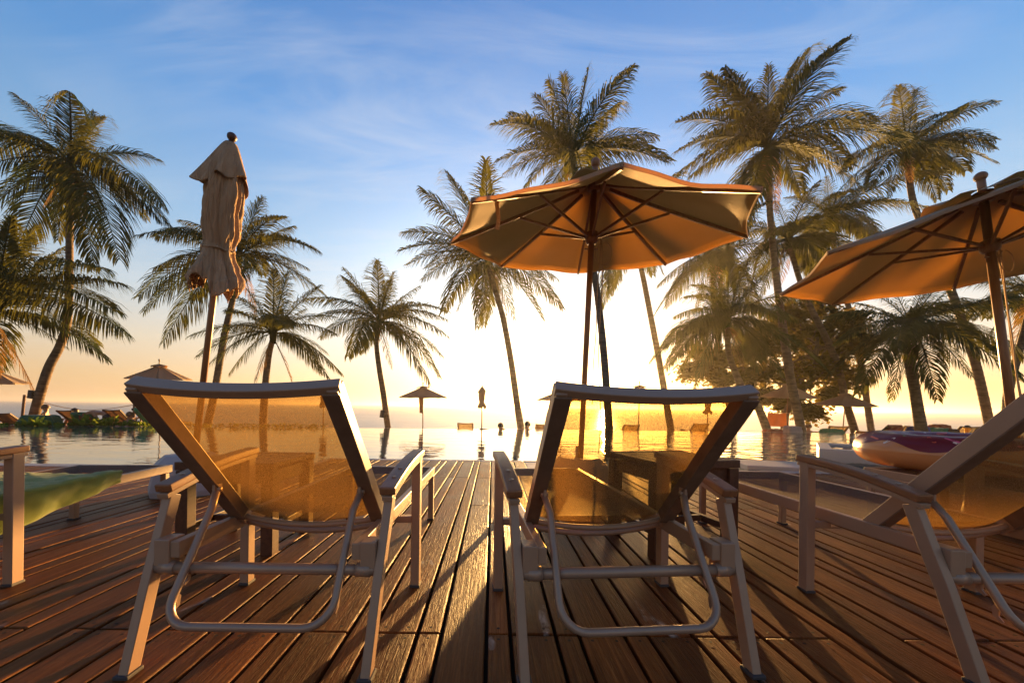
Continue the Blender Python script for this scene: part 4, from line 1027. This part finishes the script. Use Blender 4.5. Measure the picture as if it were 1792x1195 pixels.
def person(label, loc, rz, J, hairmat, skin='skin', cloth=None, cap=None, fingers=True, s=1.0):
    """J: pelvis, chest, neck, head, and per side shoulder/elbow/hand, hip/knee/foot"""
    t = thing('person', label, 'person', loc, rz); V = {k: Vector(v) for k, v in J.items()}
    joints = {'pelvis': (V['pelvis'], 0.125)}; bones = []
    def add(k, p, r, par): joints[k] = (p, r); bones.append((par, k))
    add('waist', V['pelvis'].lerp(V['chest'], 0.5)+Vector(J.get('arch', (0, 0, 0))), 0.115, 'pelvis'); add('chest', V['chest'], 0.135, 'waist')
    add('neck', V['neck'], 0.055, 'chest'); hd = (V['head']-V['neck']).normalized()
    add('jaw', V['head']-hd*0.07, 0.070, 'neck'); add('head', V['head']+hd*0.01, 0.092, 'jaw'); add('crown', V['head']+hd*0.085, 0.070, 'head')
    for q in ('l', 'r'):
        if 'elbow_'+q in V:
            add('shoulder_'+q, V['shoulder_'+q], 0.058, 'chest'); add('elbow_'+q, V['elbow_'+q], 0.042, 'shoulder_'+q); add('hand_'+q, V['hand_'+q], 0.032, 'elbow_'+q)
            d = (V['hand_'+q]-V['elbow_'+q]).normalized(); a = d.cross(Vector((0.3, 0.5, 1))).normalized(); add('palm_'+q, V['hand_'+q]+d*0.06, 0.034, 'hand_'+q)
            for k in range(4): add('finger%d_%s' % (k, q), V['hand_'+q]+d*(0.15-0.012*abs(k-1.3))+a*(k-1.5)*0.019, 0.0095, 'palm_'+q)
            add('thumb_'+q, V['hand_'+q]+d*0.09+a*0.06, 0.011, 'hand_'+q)
        if 'knee_'+q in V:
            add('hip_'+q, V['hip_'+q], 0.095, 'pelvis'); add('knee_'+q, V['knee_'+q], 0.062, 'hip_'+q); add('foot_'+q, V['foot_'+q], 0.042, 'knee_'+q)
            d = (V['foot_'+q]-V['knee_'+q]); f = Vector(J.get('toe', (0, -1, 0))); add('toe_'+q, V['foot_'+q]+f*0.17+Vector((0, 0, -0.01)), 0.03, 'foot_'+q)
    b = skinned('body', joints, bones, MT[skin], t)
    look = Vector(J.get('look', (0, -1, 0))).normalized(); c = V['head']
    h = MB(); ax = hd; ex = look.cross(ax).normalized(); ey = ax.cross(ex)      # ey points forward
    def cap_f(u, v):
        th = u*math.pi*0.58; a = 2*math.pi*v; r = 0.108 if not cap else 0.114
        bk = 1+0.10*max(0, -math.cos(a)); q = (ex*math.sin(a)+ey*(-math.cos(a))*-1)*math.sin(th)*r*bk+ax*math.cos(th)*r*1.12
        return c+ax*0.022-ey*(-0.0)+q
    h.grid(cap_f, 8, 18, 0, True, True); h.build('cap' if cap else 'hair', MT[cap] if cap else MT[hairmat], t)
    f = MB(); fy = -look if False else look
    f.ball(c+look*0.098-ax*0.02, 0.018, 5, 8, 0, (0.8, 1, 1.3)); f.build('nose', MT[skin], b)
    e = MB()
    for sg in (-1, 1): e.ball(c+look*0.085+ex*sg*0.034+ax*0.012, 0.011, 5, 8)
    e.build('eyes', MT['hair'], b); 
    mo = MB(); mo.ball(c+look*0.086-ax*0.062, 0.016, 5, 8, 0, (1.5, 0.6, 0.4)); mo.build('mouth', MT['shorts_red'], b)
    for sg in (-1, 1): ea = MB(); ea.ball(c+ex*sg*0.092-ax*0.012, 0.026, 6, 8, 0, (0.5, 0.7, 1.1)); ea.build('ear', MT[skin], b)
    if cloth:
        cj = {'pelvis': (V['pelvis'], 0.142), 'w': (V['pelvis'].lerp(V['chest'], 0.25), 0.128)}; cb = [('pelvis', 'w')]
        for q in ('l', 'r'):
            if 'knee_'+q in V: cj['h'+q] = (V['hip_'+q], 0.112); cj['k'+q] = (V['hip_'+q].lerp(V['knee_'+q], 0.55), 0.092); cb += [('pelvis', 'h'+q), ('h'+q, 'k'+q)]
        skinned('shorts', cj, cb, MT[cloth], t)
    return t
def sit(lean=0.1, knees=0.45):
    return dict(pelvis=(0, 0, 0.13), chest=(0, lean, 0.52), neck=(0, lean*1.2, 0.70), head=(0, lean*1.2-0.02, 0.83), shoulder_l=(-0.17, lean, 0.60), shoulder_r=(0.17, lean, 0.60),
                elbow_l=(-0.27, lean+0.06, 0.36), elbow_r=(0.27, lean-0.12, 0.38), hand_l=(-0.24, lean+0.1, 0.12), hand_r=(0.14, lean-0.32, 0.42),
                hip_l=(-0.09, -0.03, 0.12), hip_r=(0.09, -0.03, 0.12), knee_l=(-0.13, -0.42, knees), knee_r=(0.13, -0.42, knees), foot_l=(-0.12, -0.62, 0.05), foot_r=(0.12, -0.62, 0.05))
def put(px, py_head, D, hz): p = at(px, py_head, D); return (p.x, D, p.z-hz)
person('sunlit person sitting on a low bed beside the kinked palm, head turned to the right', put(71, 712, 13.3, 0.87), R_(-60), dict(sit(0.12), look=(0, -1, 0)), 'hair_light', cloth='shorts_blue')
person('person lying back on a lounger behind the dark green towel, only head and shoulders visible', put(126, 719, 13.6, 0.86), R_(30), dict(sit(0.2, 0.35)), 'hair', cloth='shorts_red')
BEND = dict(pelvis=(0, 0, 0.74), chest=(0.40, 0, 0.84), arch=(0, 0, 0.06), neck=(0.54, 0, 0.80), head=(0.63, 0, 0.71), look=(0.55, 0, -0.83), shoulder_l=(0.42, 0.17, 0.80), shoulder_r=(0.42, -0.17, 0.80),
            elbow_l=(0.52, 0.2, 0.56), elbow_r=(0.54, -0.2, 0.56), hand_l=(0.64, 0.14, 0.36), hand_r=(0.66, -0.14, 0.36), hip_l=(-0.02, 0.09, 0.70), hip_r=(-0.02, -0.09, 0.70),
            knee_l=(0.03, 0.11, 0.40), knee_r=(0.03, -0.11, 0.40), foot_l=(-0.05, 0.11, 0.04), foot_r=(-0.05, -0.11, 0.04), toe=(1, 0, 0))
p_ = at(168, 716, 13.0); person('bare backed man bending over to the right beside his lounger', (p_.x-0.28, 13.0, p_.z-0.95), 0, BEND, 'hair', cloth='shorts_red')
person('person sitting low beside the rope post with arms round the knees, lit orange', put(226, 726, 13.0, 0.85), R_(20), dict(sit(0.05, 0.5)), 'hair_light', cloth='shorts_red')
person('person in a red cap sitting under the broadleaf tree across the pool', put(1405, 744, 14.6, 0.87), R_(25), dict(sit(0.1), look=(0, -1, 0)), 'hair', cap='capred', cloth='shorts_blue')
person('person with loose light hair sitting beside the red cap', put(1416, 746, 14.9, 0.86), R_(-30), dict(sit(0.1)), 'hair_light', skin='skin_pale', cloth='shorts_red')
person('dark haired person sitting beside the dark framed lounger at the right', put(1700, 749, 14.6, 0.86), R_(40), dict(sit(0.1)), 'hair', cloth='shorts_red')
SWIM = dict(pelvis=(0, 0.02, -0.62), chest=(0, 0, -0.22), neck=(0, 0, -0.04), head=(0, 0, 0.10), look=(0, 1, 0), shoulder_l=(-0.18, 0, -0.12), shoulder_r=(0.18, 0, -0.12),
            elbow_l=(-0.40, 0.08, -0.05), elbow_r=(0.30, 0.16, -0.10), hand_l=(-0.62, 0.12, -0.02), hand_r=(0.14, 0.24, -0.02), hip_l=(-0.09, 0.02, -0.66), hip_r=(0.09, 0.02, -0.66),
            knee_l=(-0.1, 0, -1.06), knee_r=(0.1, 0, -1.06), foot_l=(-0.1, -0.1, -1.45), foot_r=(0.1, -0.1, -1.45))
p_ = at(876, 748, 13.4); person('swimmer resting one arm out along the far pool edge, below the silhouetted parasol', (p_.x, 13.4, -0.04), 0, SWIM, 'hair', cloth='shorts_blue')
p_ = at(922, 747, 13.4); SW2 = dict(SWIM, elbow_l=(-0.22, 0.16, -0.20), hand_l=(-0.10, 0.26, -0.05), head=(0.02, 0.0, 0.14)); person('swimmer at the pool edge right beside the washed out palm trunk', (p_.x, 13.45, -0.02), R_(15), SW2, 'hair', cloth='shorts_red')

# ------------------------------------------------------------------ thin warm volume added to veil the scene like glare from the sun
def glare_haze():
    b = MB(); b.box((0, 4500, 4.6), (19000, 9300, 19.6)); o = b.build('glare_haze', bpy.data.materials.new('warm_glare_veil'))
    m = o.data.materials[0]; m.use_nodes = True; t = m.node_tree; t.nodes.remove(t.nodes['Principled BSDF'])
    v = t.nodes.new('ShaderNodeVolumePrincipled'); v.inputs['Color'].default_value = (1, 0.93, 0.82, 1); v.inputs['Density'].default_value = 0.0008; v.inputs['Anisotropy'].default_value = 0.72
    t.links.new(v.outputs[0], t.nodes['Material Output'].inputs['Volume']); tag(o, kind='stuff')
glare_haze()
